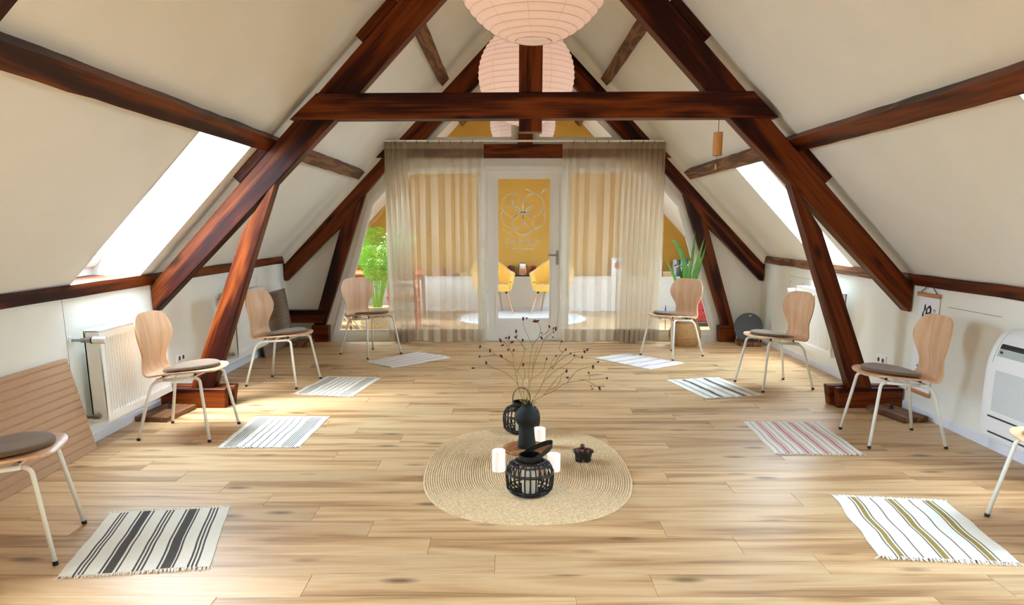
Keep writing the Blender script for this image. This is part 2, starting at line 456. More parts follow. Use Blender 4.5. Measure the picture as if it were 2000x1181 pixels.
# ------------------------------------------------------------------ floor with planks
mb = MB(); mb.box(-2.95, 3.28, Y_REAR - .1, Y_GABLE + .1, -.12, -.011)
floor = struct(mb.build('floor', M['oak']))
PL, PW = 1.382, .19
def plank_mesh(L):
    mb = MB(); g = .0020; h = .0028
    x0, x1, y0, y1 = -L / 2, L / 2, -PW / 2, PW / 2
    rings = [(x0, x1, y0, y1, -.011), (x0, x1, y0, y1, -h), (x0 + g, x1 - g, y0 + g, y1 - g, 0)]
    vs = []
    for a, b, c, d, z in rings: vs += [(a, c, z), (b, c, z), (b, d, z), (a, d, z)]
    fs = []
    for i in range(2):
        for k in range(4): fs.append([i * 4 + k, i * 4 + (k + 1) % 4, i * 4 + 4 + (k + 1) % 4, i * 4 + 4 + k])
    fs.append([8, 9, 10, 11]); mb.add(vs, fs)
    me = bpy.data.meshes.new('plank'); me.from_pydata(mb.v, [], mb.f); me.materials.append(M['oak']); me.update()
    return me
full_plank = plank_mesh(PL)
joints = {-1: -1.131, 0: -.812, 1: -.065, 2: -.362, 3: -.661, 4: -.968, 5: -1.266, 6: -.183, 7: -.491, 8: -.786, 9: -1.088}
XL, XR = U(-1, UW), U(1, UW)
for k in range(-4, 35):
    yc = 2.649 + .19 * k + .095
    if yc + .095 > Y_PART + .03: break
    j = joints.get(k)
    if j is None:
        j = -.2 + (k * -.297 + (.07 * math.sin(k * 5.1))) % PL
    x = j
    while x > XL: x -= PL
    while x < XR:
        a, b = max(x, XL), min(x + PL, XR)
        if b - a > .02:
            me = full_plank if (b - a) > PL - .001 else plank_mesh(b - a)
            o = bpy.data.objects.new('plank', me); C.objects.link(o)
            o.parent = floor; o.location = ((a + b) / 2, yc, 0)
        x += PL
# bare laminate before and behind the planked zone
mb = MB(); mb.box(XL, XR, Y_REAR, 2.649 - .76, -.011, 0); mb.build('laminate_strip', M['oak'], floor)
mb = MB(); mb.box(XL, XR, 2.649 + .19 * 35, Y_GABLE, -.011, 0); mb.build('laminate_strip', M['oak'], floor)

# ------------------------------------------------------------------ side walls, ceiling, skylights
for sg, side in ((-1, 'left'), (1, 'right')):
    mb = MB(); x = U(sg, UW)
    mb.box(min(x, x + sg * .1), max(x, x + sg * .1), Y_REAR, Y_GABLE, -.1, 1.0)
    w = struct(mb.build('wall_' + side, M['wall']))
    mb = MB(); xb = U(sg, UW - .014)
    for a, b in ((Y_REAR, .6), (.6, 3.0), (3.0, 4.755), (4.755, 7.1), (7.1, Y_PART - .01)) if sg < 0 else ((Y_REAR, 2.2), (2.2, 4.62), (4.62, 5.03), (5.03, 7.4), (7.4, Y_PART - .01)):
        mb.box(min(x, xb), max(x, xb), a + .001, b - .001, 0, .066, .004)
    struct(mb.build('baseboard_' + side, M['skirting']))
# ceiling slopes with skylight openings
mb = MB(); cy0, cy1 = Y_REAR, Y_GABLE
UB, UP = 2.905, 2.018     # opening runs from the wall plate up to the purlin
for sg in (-1, 1):
    ops = sorted([(a, b) for s, a, b in SKYLIGHTS if s == sg])
    P = lambda u, y: (U(sg, u), y, ceil_z(u))
    y = cy0
    segs = []
    for a, b in ops: segs += [(y, a, 0), (a, b, 1)]; y = b
    segs.append((y, cy1, 0))
    for a, b, hole in segs:
        if not hole: mb.add([P(3.0, a), P(3.0, b), P(0, b), P(0, a)], [(0, 1, 2, 3)])
        else:
            mb.add([P(UP, a), P(UP, b), P(0, b), P(0, a)], [(0, 1, 2, 3)])
ceiling = struct(mb.build('ceiling', M['plaster'], recalc=False))
wi = 1
for sg, a, b in SKYLIGHTS:
    mb = MB()
    X = lambda u: U(sg, u)
    # section of the reveal: lower front, back of plate, outer bottom, outer top, upper front
    UBo, ZBo = UB + DEPTH * NX + .10, 1.135
    UTo, ZTo = UP + DEPTH * NX - .02, ceil_z(UP) + DEPTH * NZ
    sec = [(UB, ceil_z(UB)), (UBo, 1.04), (UBo, ZBo), (UTo, ZTo), (UP, ceil_z(UP))]
    for y, e in ((a, -.02), (b, .02)):
        n = len(sec)
        mb.add([(X(u), y, z) for u, z in sec] + [(X(u), y + e, z) for u, z in sec], [list(range(n)), list(range(n, 2 * n))] + [[i, (i + 1) % n, n + (i + 1) % n, n + i] for i in range(n)])
    mb.add([(X(UP), a, ceil_z(UP)), (X(UP), b, ceil_z(UP)), (X(UTo), b, ZTo), (X(UTo), a, ZTo)], [(0, 1, 2, 3)])
    mb.add([(X(UBo), a, .9), (X(UBo), b, .9), (X(UBo), b, ZBo), (X(UBo), a, ZBo)], [(0, 1, 2, 3)])
    w = struct(mb.build('window_%d' % wi, M['white_paint'], recalc=False), 'white roof window reveal with frame and pane'); wi += 1
    # frame: four bars in the window plane, pane between
    fb = MB()
    d = Vector((sg * (UTo - UBo), 0, ZTo - ZBo)); L = d.length; d.normalize()
    nrm = Vector((sg * NX, 0, NZ))
    o0 = Vector((X(UBo), 0, ZBo))
    def bar(s0, s1, y0, y1, t0=-.03, t1=.03):
        vs = []
        for s in (s0, s1):
            for y in (y0, y1):
                for t in (t0, t1): vs.append(o0 + d * s + nrm * t + Vector((0, y, 0)))
        fb.add(vs, [(0, 1, 3, 2), (4, 6, 7, 5), (0, 4, 5, 1), (2, 3, 7, 6), (0, 2, 6, 4), (1, 5, 7, 3)])
    bar(0, .085, a, b, -.045, .03); bar(L - .07, L, a, b); bar(.08, L - .06, a, a + .06); bar(.08, L - .06, b - .06, b)
    bar(.085, .105, a + .05, b - .05, -.02, .03)
    fb.build('window_frame', M['white_paint'], w)
    pb = MB(); vs = [o0 + d * s + Vector((0, y, 0)) + nrm * .005 for s, y in ((.08, a + .05), (.08, b - .05), (L - .06, b - .05), (L - .06, a + .05))]
    pb.add(vs, [(0, 1, 2, 3)]); pb.build('pane', M['glass'], w)
    cm = o0 + d * (L / 2) + nrm * .05
    po = portal('skylight_portal', (cm.x, (a + b) / 2, cm.z), -nrm, b - a, L)

# coves where the slopes meet the partition
mb = MB()
for sg in (-1, 1):
    rows = []
    for i in range(9):
        t = i / 8; yy = Y_PART - .09 - .12 * (1 - math.sin(t * math.pi / 2)) ; off = .06 * (1 - math.cos(t * math.pi / 2))
        rows.append([(U(sg, u - off * NX), yy, ceil_z(u) - off * NZ) for u in (2.95, .0)])
    rows.append([(U(sg, u - .16 * NX), Y_PART - .088, ceil_z(u) - .16 * NZ) for u in (2.95, .0)])
    mb.grid(rows)
struct(mb.build('ceiling_cove', M['plaster'], smooth=True, recalc=False))

# rear wall (behind the camera), gable of the far room
tri = [(U(-1, 3.0), -.1), (U(1, 3.0), -.1), (U(1, 3.0), ceil_z(3.0)), (XC, ceil_z(0) + .01), (U(-1, 3.0), ceil_z(3.0))]
struct(sheet('wall_rear', [tri], Y_REAR - .12, Y_REAR, M['plaster']))
struct(sheet('wall_gable', [tri], Y_GABLE, Y_GABLE + .1, M['mustard']))

# ------------------------------------------------------------------ roof trusses
def truss(Y, th, outer, inner, label, tie, kp, post, foot, low_beam=False, tie_y=None):
    t = thing('roof_truss', label, 'roof truss', (XC, Y, 0))
    A = math.atan(1.028)
    for sg in (-1, 1):
        P = lambda l: [(U(sg, u), z) for u, z in l]
        beam_poly('rafter', P(outer + inner[::-1]), Y, Y + th, A if sg < 0 else -A, M['beam'], t)
        a = math.atan2(post[1][1] - post[0][1], (post[1][0] - post[0][0]))
        pp = P(post)
        ang = math.atan2(pp[0][1] - pp[3][1], pp[0][0] - pp[3][0])
        beam_poly('post', pp, Y + .004, Y + th - .004, ang, M['beam'], t)
        for f in foot:
            beam_poly('foot_beam', [(U(sg, f[0]), f[2]), (U(sg, f[1]), f[2]), (U(sg, f[1] + f[6]), f[3]), (U(sg, f[0]), f[3])], Y + f[4], Y + f[5], 0, M['beam'], t)
        for (u0, z0, u1, z1, w) in CLEATS:
            n = Vector((NX, NZ)) * w
            beam_poly('cleat', P([(u0, z0), (u1, z1), (u1 + n.x, z1 + n.y), (u0 + n.x - .0, z0 + n.y)]), Y + .01, Y + th - .01, A if sg < 0 else -A, M['beam'], t)
    beam_poly('tie_beam', tie, Y + (tie_y or (-.03, .11))[0], Y + (tie_y or (-.03, .11))[1], 0, M['beam'], t)
    beam_poly('king_post', kp, Y - .008, Y + th - .006, R_(90), M['beam'], t)
    return t
def oz(u): return .962 + 1.028 * (2.891 - u)
CLEATS = [(2.17, oz(2.17), 1.905, oz(1.905), .068), (1.22, oz(1.22), .96, oz(.96), .068)]
outer1 = [(2.906, .755), (2.906, .96), (2.891, .962), (0, 3.934)]
inner1 = [(2.89, .752), (1.458, 2.137), (1.264, 2.334), (.653, 2.954), (0, 3.60)]
tie1 = [(-1.600, 2.150), (1.945, 2.165), (1.752, 2.345), (-1.397, 2.330)]
kp1 = [(.062, 2.068), (.23, 2.068), (.232, 3.75), (.062, 3.75)]
post1 = [(2.175, 1.362), (1.89, 1.755), (2.495, .15), (2.675, .15)]
foot1 = [(2.90, 2.40, 0, .155, -.03, .045, -.012), (2.905, 2.375, .004, .162, .06, .15, -.03)]
truss(5.72, .13, outer1, inner1, 'dark stained timber roof truss across the middle of the room', tie1, kp1, post1, foot1)
truss(2.19, .13, outer1, inner1, 'dark stained timber truss nearest the camera, only its rafter corner showing', tie1, kp1, post1, foot1)
CLEATS = []
outer2 = [(2.903, .745), (2.903, .945), (2.885, .945), (0, 3.86)]
inner2 = [(2.875, .742), (2.182, 1.40), (1.974, 1.668), (1.626, 2.05), (1.20, 2.35), (.63, 2.905), (0, 3.52)]
tie2 = [(-1.575, 2.175), (1.885, 2.175), (1.73, 2.327), (-1.42, 2.327)]
kp2 = [(.09, 2.2), (.258, 2.2), (.262, 3.7), (.09, 3.7)]
post2 = [(2.182, 1.42), (1.885, 1.76), (2.46, .14), (2.60, .14)]
foot2 = [(2.60, 2.40, 0, .20, -.03, .09, -.012)]
t2 = truss(9.12, .10, outer2, inner2, 'dark timber truss set against the glazed end partition behind the curtains', tie2, kp2, post2, foot2, tie_y=(-.02, .09))
# sole beam between wall and far left post
beam_poly('sole_beam', [(-2.745, .235), (-2.30, .235), (-2.245, .388), (-2.745, .388)], 9.09, 9.20, 0, M['beam'], t2)
# green paint patch on the end of the near left foot
# purlins
def purlin(sg, uc, y0, y1, mat, label, rs):
    # cross section in the slope's plane: up-slope direction (-a, b) in (u, z)
    su, sz = -NZ, NX       # up the slope
    nu, nz = -NX, -NZ      # into the room
    zc = ceil_z(uc)
    pts = []
    for s, n in ((-.055, -.06), (.055, -.06), (.055, .068), (-.055, .068)):
        pts.append((U(sg, uc + su * s + nu * n), zc + sz * s + nz * n))
    o = beam_y('purlin', pts, y0, y1, mat, None, jag=.0035, seg=max(4, int((y1 - y0) * 5)), rs=rs)
    return tag(o, label, 'roof beam')
for sg, sd in ((-1, 'left'), (1, 'right')):
    purlin(sg, 1.965, Y_REAR, 5.80, M['beam'], 'stained purlin along the %s slope in front of the middle truss' % sd, 1 + sg)
    purlin(sg, 1.965, 5.78, 9.17, M['old_beam'], 'rough brown purlin on the lower %s slope between middle truss and partition' % sd, 5 + sg)
    purlin(sg, .955, 5.78, 9.17, M['old_beam'], 'rough brown purlin high on the %s slope near the ridge' % sd, 9 + sg)
    purlin(sg, .955, 9.32, Y_GABLE, M['old_beam'], 'purlin high on the %s slope beyond the glazed partition' % sd, 13 + sg)
    # wall plate
    pts = [(U(sg, 2.90), .957), (U(sg, 2.90), 1.037), (U(sg, 3.32), 1.041), (U(sg, 3.32), .957)]
    o = beam_y('wall_plate', pts, Y_REAR, 5.80, M['beam'], None, jag=.003, seg=30, rs=21 + sg)
    tag(o, 'stained wall plate along the top of the %s knee wall, near part' % sd, 'roof beam')
    o = beam_y('wall_plate', pts, 5.80, Y_PART, M['old_beam'] if sg > 0 else M['beam'], None, jag=.003, seg=16, rs=31 + sg)
    tag(o, 'stained wall plate along the top of the %s knee wall, far part' % sd, 'roof beam')
    o = beam_y('wall_plate', pts, 9.32, Y_GABLE, M['beam'], None, jag=.003, seg=6, rs=41 + sg)
    tag(o, 'wall plate on the %s side of the room beyond the partition' % sd, 'roof beam')

# ------------------------------------------------------------------ glazed partition
gl = [(U(-1, 2.372), .065), (-.335, .065), (-.335, 2.075), (U(-1, 1.47), 2.075), (U(-1, 1.66), 1.885), (U(-1, 1.868), 1.672)]
gr = [(.655, .065), (U(1, 2.405), .065), (U(1, 1.898), 1.652), (U(1, 1.675), 1.89), (U(1, 1.49), 2.075), (.655, 2.075)]
gtl = [(-.985, 2.375), (.055, 2.375), (.055, 3.36)]
gtr = [(.297, 2.375), (1.315, 2.375), (.297, 3.36)]
dh = [(-.335, -.02), (.655, -.02), (.655, 2.075), (-.335, 2.075)]
big = [(U(-1, 2.95), -.1), (U(1, 2.95), -.1), (U(1, 2.95), ceil_z(2.95)), (XC, ceil_z(0)), (U(-1, 2.95), ceil_z(2.95))]
struct(sheet('wall_partition', [big, gl, gr, gtl, gtr, [(-.335, .002), (.655, .002), (.655, 2.074), (-.335, 2.074)]][:1] + [
    [(U(-1, 2.372), .065), (-.335, .065), (-.335, .002), (.655, .002), (.655, .065), (U(1, 2.405), .065), (U(1, 1.898), 1.652), (U(1, 1.675), 1.89), (U(1, 1.49), 2.075), (U(-1, 1.47), 2.075), (U(-1, 1.66), 1.885), (U(-1, 1.868), 1.672)], gtl, gtr], Y_PART, Y_PART + .09, M['plaster']))
def glazing(pts, wd, lab):
    global wi
    ins = inset(pts, wd)
    w = struct(sheet('window_%d' % wi, [pts, ins], Y_PART - .012, Y_PART + .07, M['white_paint']), lab); wi += 1
    bead = sheet('glazing_bead', [inset(pts, wd - .002), inset(pts, wd + .012)], Y_PART + .012, Y_PART + .05, M['white_paint'], w)
    mb = MB(); mb.add([(x, Y_PART + .03, z) for x, z in inset(pts, wd - .004)], [list(range(len(pts)))])
    mb.build('pane', M['glass'], w)
glazing(gl, .05, 'white framed side light to the left of the door')
glazing(gr, .05, 'white framed side light to the right of the door')
glazing(gtl, .035, 'left triangular top light')
glazing(gtr, .035, 'right triangular top light')
# door
dr = struct(thing('door_1', 'white door with full height glass pane and logo lettering', 'door', (.16, Y_PART + .01, 0)))
del dr['category']
sheet('door_frame', [[(-.335, 0), (.655, 0), (.655, 2.09), (-.335, 2.09)], [(-.285, .004), (.605, .004), (.605, 2.03), (-.285, 2.03)]], Y_PART - .01, Y_PART + .08, M['white_paint'], dr)
glass_o = [(-.159, .263), (.486, .263), (.486, 1.956), (-.159, 1.956)]
sheet('door_leaf', [[(-.280, .008), (.600, .008), (.600, 2.025), (-.280, 2.025)], glass_o], Y_PART + .012, Y_PART + .052, M['white_paint'], dr)
sheet('glazing_bead', [inset(glass_o, -.028), inset(glass_o, -.018)], Y_PART + .006, Y_PART + .02, M['white_paint'], dr)
sheet('glazing_bead', [glass_o, inset(glass_o, .010)], Y_PART + .016, Y_PART + .05, M['white_paint'], dr)
mb = MB(); mb.add([(x - .16, .022, z) for x, z in glass_o], [(0, 1, 2, 3)]); mb.build('pane', M['glass'], dr)
# handle
mb = MB()
mb.box(.555 - .16, .585 - .16, -.004, .004, .93, 1.10, .003)
mb.tube([(.57 - .16, 0, 1.045), (.57 - .16, -.045, 1.045)], .011, 10)
mb.tube([(.575 - .16, -.045, 1.045), (.53 - .16, -.048, 1.046), (.46 - .16, -.045, 1.048)], [.012, .010, .007], 10)
mb.build('handle', M['chrome'], dr, auto=40)
# brushed ring logo and lettering on the glass (flat vinyl, thin)
def ribbon(mb, pts, ws, y=0.0195, close=False):
    L = len(pts); vs = []
    for i, (x, z) in enumerate(pts):
        a = pts[max(0, i - 1)]; b = pts[min(L - 1, i + 1)]
        d = Vector((b[0] - a[0], b[1] - a[1])); d = d.normalized() if d.length else Vector((1, 0))
        n = Vector((-d.y, d.x)); w = ws[i] if isinstance(ws, list) else ws
        vs += [(x + n.x * w / 2, y, z + n.y * w / 2), (x - n.x * w / 2, y, z - n.y * w / 2)]
    mb.add(vs, [(2 * i, 2 * i + 1, 2 * i + 3, 2 * i + 2) for i in range(L - 1)])
lc = (.153, 1.553); lr = .132; S = 870 / .140 / 870   # logo centre and ring radius (m)
px = .00104      # metres per zoomed-crop pixel
def cp(x, y): return (lc[0] - .16 + (x - 383) * px, lc[1] - (y - 520) * px)
def arc(mb, cx_, cy_, r, a0, a1, w0=9, w1=9, n=40, wm=None):
    pts = []; ws = []
    for i in range(n + 1):
        t = i / n; a = R_(a0 + (a1 - a0) * t)
        pts.append(cp(cx_ + r * math.cos(a), cy_ - r * math.sin(a)))
        w = w0 + (w1 - w0) * t
        if wm: w += (wm - (w0 + w1) / 2) * math.sin(math.pi * t)
        ws.append(w * px * (1 + .18 * math.sin(9 * t + cx_)))
    ribbon(mb, pts, ws)
rings = [
    [(262, 440, 127, -60, 62, 10, 6, 13), (262, 440, 127, 75, 205, 5, 9, 12), (262, 440, 127, 205, 290, 9, 10, 11)],
    [(500, 442, 126, 160, 20, 9, 12, 15), (500, 442, 126, 20, -80, 12, 8, 20), (500, 442, 126, -80, -185, 9, 7, 14)],
    [(255, 572, 127, 95, 265, 8, 6, 12), (255, 572, 127, 95, -60, 9, 8, 12)],
    [(508, 575, 127, 62, -100, 6, 14, 20), (508, 575, 127, 92, 235, 16, 9, 11)],
    [(380, 648, 127, 210, 330, 16, 14, 22), (380, 648, 127, 330, 570, 9, 12, 11)],
    [(383, 393, 127, 175, 330, 14, 8, 14), (383, 393, 137, 83, 32, 10, 14, 18)]]
for rg in rings:
    mb = MB()
    for a in rg: arc(mb, *a)
    mb.build('decal_ring', M['decal'], dr, recalc=False)
mb = MB()
ribbon(mb, [cp(592, 305), cp(625, 268), cp(667, 237)], [14 * px, 20 * px, 4 * px])
ribbon(mb, [cp(270, 325), cp(295, 305), cp(322, 285)], [16 * px, 14 * px, 5 * px])
ribbon(mb, [cp(200, 738), cp(225, 752), cp(266, 760)], [3 * px, 12 * px, 4 * px])
ribbon(mb, [cp(150, 708), cp(172, 727)], [4 * px, 6 * px])
ribbon(mb, [cp(240, 692), cp(285, 700), cp(328, 688)], [4 * px, 12 * px, 3 * px])
ribbon(mb, [cp(345, 395), cp(383, 392), cp(420, 397)], [4 * px, 9 * px, 4 * px])
mb.build('decal_stroke', M['decal'], dr, recalc=False)
mb = MB(); ribbon(mb, [cp(235, 904), cp(530, 904)], 2.2 * px); mb.build('decal_line', M['decal'], dr, recalc=False)
def serif_text(mb, x0, yb, h):
    """CHI NENG in a serif face, drawn stroke by stroke (crop pixels)"""
    T, t = 9 * px, 4.5 * px
    def L(a, b, w): ribbon(mb, [cp(*a), cp(*b)], w)
    def stem(x): L((x, yb), (x, yb - h), T); L((x - 9, yb - 2), (x + 9, yb - 2), t); L((x - 9, yb - h + 2), (x + 9, yb - h + 2), t)
    def C_(x, g=False):
        pts = []; ws = []
        for i in range(25):
            a = R_(42 + 276 * i / 24); pts.append(cp(x + 27 + 26 * math.cos(a), yb - h / 2 - (h / 2) * math.sin(a)))
            ws.append(t + (T - t) * max(0, -math.cos(a)))
        ribbon(mb, pts, ws); L((x + 46, yb - h + 3), (x + 47, yb - h + 18), t)
        if g: L((x + 46, yb - 4), (x + 46, yb - 24), T); L((x + 34, yb - 25), (x + 54, yb - 25), t)
        else: L((x + 46, yb - 12), (x + 49, yb - 17), t)
    def H_(x): stem(x + 8); stem(x + 42); L((x + 8, yb - h / 2), (x + 42, yb - h / 2), t)
    def N_(x):
        L((x + 8, yb), (x + 8, yb - h), t); L((x + 47, yb), (x + 47, yb - h), t); L((x + 6, yb - h), (x + 48, yb), T)
        L((x, yb - 2), (x + 17, yb - 2), t); L((x - 2, yb - h + 2), (x + 12, yb - h + 2), t); L((x + 38, yb - h + 2), (x + 56, yb - h + 2), t)
    def E_(x):
        stem(x + 8)
        for yy, xe in ((yb - 2, 40), (yb - h / 2, 32), (yb - h + 2, 38)): L((x + 8, yy), (x + xe, yy), t)
        L((x + 40, yb), (x + 41, yb - 13), t); L((x + 38, yb - h), (x + 38, yb - h + 11), t); L((x + 32, yb - h / 2 - 7), (x + 32, yb - h / 2 + 7), t)
    C_(180); H_(243); stem(314); N_(355); E_(424); N_(468); C_(530, True)
mb = MB(); serif_text(mb, 180, 878, 56); mb.build('lettering', M['decal'], dr, recalc=False)
fc = bpy.data.curves.new('lettering', 'FONT'); fc.body = 'met Lieselotte'; fc.size = 44 * px; fc.align_x = 'CENTER'; fc.extrude = .0002; fc.space_character = 1.04
fo = bpy.data.objects.new('lettering', fc); C.objects.link(fo); fo.parent = dr
p = cp(381, 948); fo.location = (p[0], .0192, p[1]); fo.rotation_euler = (R_(90), 0, 0); fc.materials.append(M['decal'])

# ------------------------------------------------------------------ curtains
def curtain(x0, x1, xd, dense_left, label, seed):
    rr = random.Random(seed)
    top, hemz, headz = 2.335, .165, 2.268
    Yc = 9.045
    t = thing('curtain', label, 'curtain', ((x0 + x1) / 2, Yc, 0))
    # fold layout: list of (x, phase speed)
    xs = []; ph = 0
    n = 900
    phase = []; amp = []; shear = []
    for i in range(n + 1):
        x = x0 + (x1 - x0) * i / n
        d = (x < xd) if dense_left else (x > xd)
        wl = .062 if d else .125 + .035 * math.sin(x * 9 + seed)
        ph += (x1 - x0) / n / wl * 2 * math.pi
        phase.append(ph + .8 * noise.noise((x * 6, seed, 0))); xs.append(x)
        amp.append((.036 if d else .020) * (1 + .5 * noise.noise((x * 5, seed, 3)))); shear.append(.030 if d else .008)
    pin = random.Random(seed + 1)
    def pt(i, z):
        h = 1 - z / top
        x = xs[i]; a = amp[i] * (.45 + .75 * min(1, h * 2.2)); sh = shear[i] * (.5 + .7 * min(1, h * 2))
        p = phase[i] + .5 * noise.noise((x * 3, z * .6, seed)) + .25 * h * math.sin(x * 7)
        y = a * math.sin(p) + .018 * h * noise.noise((x * 2.5, z, seed + 7))
        xx = x + sh * math.sin(2 * p + .6) - (x - (x0 + x1) / 2) * .012 * h
        zz = z
        if z < .02: zz = z + .012 + .012 * math.sin(x * 13 + seed)
        return (xx - (x0 + x1) / 2, y, zz)
    def panel(name, zs, mat, off=0, step=1, parent=t):
        rows = [[(p[0], p[1] + off, p[2]) for p in (pt(i, z) for i in range(0, n + 1, step))] for z in zs]
        mb = MB(); mb.grid(rows); return mb.build(name, mat, parent, smooth=True, recalc=False)
    zs = [hemz + (headz - hemz) * k / 22 for k in range(23)]
    panel('sheer_panel', zs, M['sheer'])
    panel('hem', [0.006, .05, .1, hemz], M['linen'])
    panel('heading_tape', [headz, headz + .03, top, top + .018], M['linen'])
    # small dark pleat hooks
    for x in [x0 + (x1 - x0) * k / 9 for k in range(1, 9)]:
        mb = MB(); mb.tube([(x - (x0 + x1) / 2, -.02, top - .01), (x - (x0 + x1) / 2, -.015, top + .03)], .003, 5); mb.build('hook', M['black_metal'], t)
    return t
curtain(-1.47, -.312, -1.20, True, 'beige sheer linen curtain hanging to the left of the logo door', 3)
curtain(.60, 1.80, 1.30, False, 'beige sheer linen curtain hanging to the right of the logo door', 11)
mb = MB(); mb.box(-1.48, 1.81, 9.03, 9.06, 2.345, 2.366, .004)
tag(mb.build('curtain_rail', M['white_paint']), 'slim white curtain rail above the door partition', 'curtain rail')

# ------------------------------------------------------------------ chairs
def shell_mesh():
    # centre line (x, z, half width, forward curl of the edges, upward curl)
    K = [(.300, .452, .00, 0, 0), (.299, .453, .075, 0, 0), (.290, .458, .125, 0, 0), (.268, .462, .165, 0, .000), (.225, .462, .196, 0, .002), (.15, .455, .213, 0, .006),
         (.06, .446, .216, 0, .008), (-.03, .437, .206, 0, .008), (-.11, .428, .194, 0, .008), (-.17, .420, .184, .002, .006), (-.218, .418, .177, .006, .004), (-.254, .427, .172, .012, .002),
         (-.281, .452, .164, .018, 0), (-.291, .486, .154, .022, 0), (-.289, .525, .149, .022, 0), (-.282, .565, .160, .024, 0), (-.278, .61, .190, .030, 0), (-.278, .655, .216, .036, 0), (-.282, .70, .226, .038, 0),
         (-.289, .74, .218, .034, 0), (-.295, .775, .203, .030, 0), (-.300, .803, .180, .024, 0), (-.303, .820, .152, .018, 0), (-.305, .829, .115, .010, 0), (-.306, .832, .06, .003, 0), (-.306, .832, .00, 0, 0)]
    # resample with Catmull-Rom
    def cr(a, b, c, d, t): return .5 * ((2 * b) + (-a + c) * t + (2 * a - 5 * b + 4 * c - d) * t * t + (-a + 3 * b - 3 * c + d) * t ** 3)
    S = []
    for i in range(len(K) - 1):
        p = [K[max(0, i - 1)], K[i], K[i + 1], K[min(len(K) - 1, i + 2)]]
        for j in range(2):
            S.append([cr(p[0][k], p[1][k], p[2][k], p[3][k], j / 2) for k in range(5)])
    S.append(list(K[-1]))
    S = [[x * (.86 if x > 0 else .79)] + r for x, *r in S]
    m = 14; th = .011
    top = []; bot = []
    for i, (x, z, w, fc, uc) in enumerate(S):
        a = S[max(0, i - 1)]; b = S[min(len(S) - 1, i + 1)]
        d = Vector((b[0] - a[0], b[1] - a[1])).normalized(); nx, nz = d.y, -d.x     # pointing up / forward
        if nx * .3 + nz < 0 and z < .45: nx, nz = -nx, -nz
        w = max(w, .0005); r1 = []; r2 = []
        for k in range(m + 1):
            v = -1 + 2 * k / m; q = v * v
            X = x + fc * q; Z = z + uc * q
            r1.append((X + nx * th / 2, v * w, Z + nz * th / 2)); r2.append((X - nx * th / 2, v * w, Z - nz * th / 2))
        top.append(r1); bot.append(r2)
    mb = MB(); mb.grid(top); mb.grid([r[::-1] for r in bot])
    # edge band
    n = len(S); o = n * (m + 1)
    for i in range(n - 1):
        for k, kb in ((0, m), (m, 0)):
            mb.f.append([i * (m + 1) + k, (i + 1) * (m + 1) + k, o + (i + 1) * (m + 1) + kb, o + i * (m + 1) + kb]); mb.m.append(0)
    return mb
def make_chair():
    t = thing('chair', '', 'chair')
    shell_mesh().build('seat_shell', M['birch'], t, auto=50)
    r = .0105
    for s in (-1, 1):
        F = Vector((.243, .232 * s, .012)); Ft = Vector((.185, .178 * s, .418)); Rt = Vector((-.150, .160 * s, .394)); Rf = Vector((-.243, .225 * s, .012))
        Fk = Vector((.150, .172 * s, .420))
        # front leg with its tight bend
        mb = MB()
        pts = [F, F.lerp(Ft, .93)]
        for k in range(1, 6):
            a = k / 6; p = F.lerp(Ft, .93).lerp(Ft, a).lerp(Ft.lerp(Fk, a), a); pts.append(p)
        pts.append(Fk); mb.tube(pts, r, 10); lg = mb.build('leg', M['steel_white'], t, smooth=True)
        cb = MB(); cb.tube([F - (Ft - F).normalized() * .012, F + (Ft - F).normalized() * .006], .0118, 10); cb.build('foot_cap', M['black_rubber'], lg, smooth=False)
        # rear leg with its wide bend
        mb = MB(); B = Rf.lerp(Rt, .82); E_ = Rt + Vector((.085, .006 * s, .006)); pts = [Rf, B]
        for k in range(1, 9):
            a = k / 9; pts.append(B.lerp(Rt, a).lerp(Rt.lerp(E_, a), a))
        pts.append(E_); mb.tube(pts, r, 10); lg = mb.build('leg', M['steel_white'], t, smooth=True)
        cb = MB(); cb.tube([Rf - (Rt - Rf).normalized() * .012, Rf + (Rt - Rf).normalized() * .006], .0118, 10); cb.build('foot_cap', M['black_rubber'], lg, smooth=False)
        mb = MB(); mb.tube([E_, Fk], r, 10); mb.build('side_rail', M['steel_white'], t, smooth=True)
    for x, z in ((.12, .417), (-.10, .402)):
        mb = MB(); mb.box(x - .014, x + .014, -.175, .175, z, z + .007, .002); mb.build('cross_bar', M['steel_white'], t)
    for x, s in ((.12, -1), (.12, 1), (-.10, -1), (-.10, 1)):
        mb = MB(); mb.tube([(x, .1 * s, .398 if x < 0 else .410), (x, .1 * s, .432 if x < 0 else .445)], .008, 8); mb.build('bumper', M['black_rubber'], t)
    return t
def make_pad():
    """felt seat pad: round front, straight rear edge; follows the seat"""
    mb = MB(); th = .022
    def sz(x):   # seat top at x
        xs = [(-.2, .425), (-.11, .434), (-.03, .443), (.06, .452), (.15, .461), (.225, .468), (.27, .470)]
        for (a, za), (b, zb) in zip(xs, xs[1:]):
            if x <= b: return za + (zb - za) * max(0, (x - a)) / (b - a)
        return xs[-1][1]
    out = []
    n = 56
    for k in range(n):
        a = 2 * math.pi * k / n; x = .050 + .182 * math.cos(a); y = .182 * math.sin(a)
        if x < -.118: x = -.118 + .002 * math.cos(a); y = .182 * math.sin(a) * 1.0
        out.append((x, y))
    rings = []
    for sc, dz in ((.0, th + .004), (.5, th + .004), (.8, th + .002), (.93, th), (.985, th - .004), (1.0, th - .010), (1.0, .005), (.985, .001)):
        rings.append([(.04 + (x - .04) * sc, y * sc, sz(.04 + (x - .04) * sc) + .004 + .010 * (y * sc / .18) ** 2 + dz) for x, y in out])
    mb.grid(rings, closed=True)
    return mb
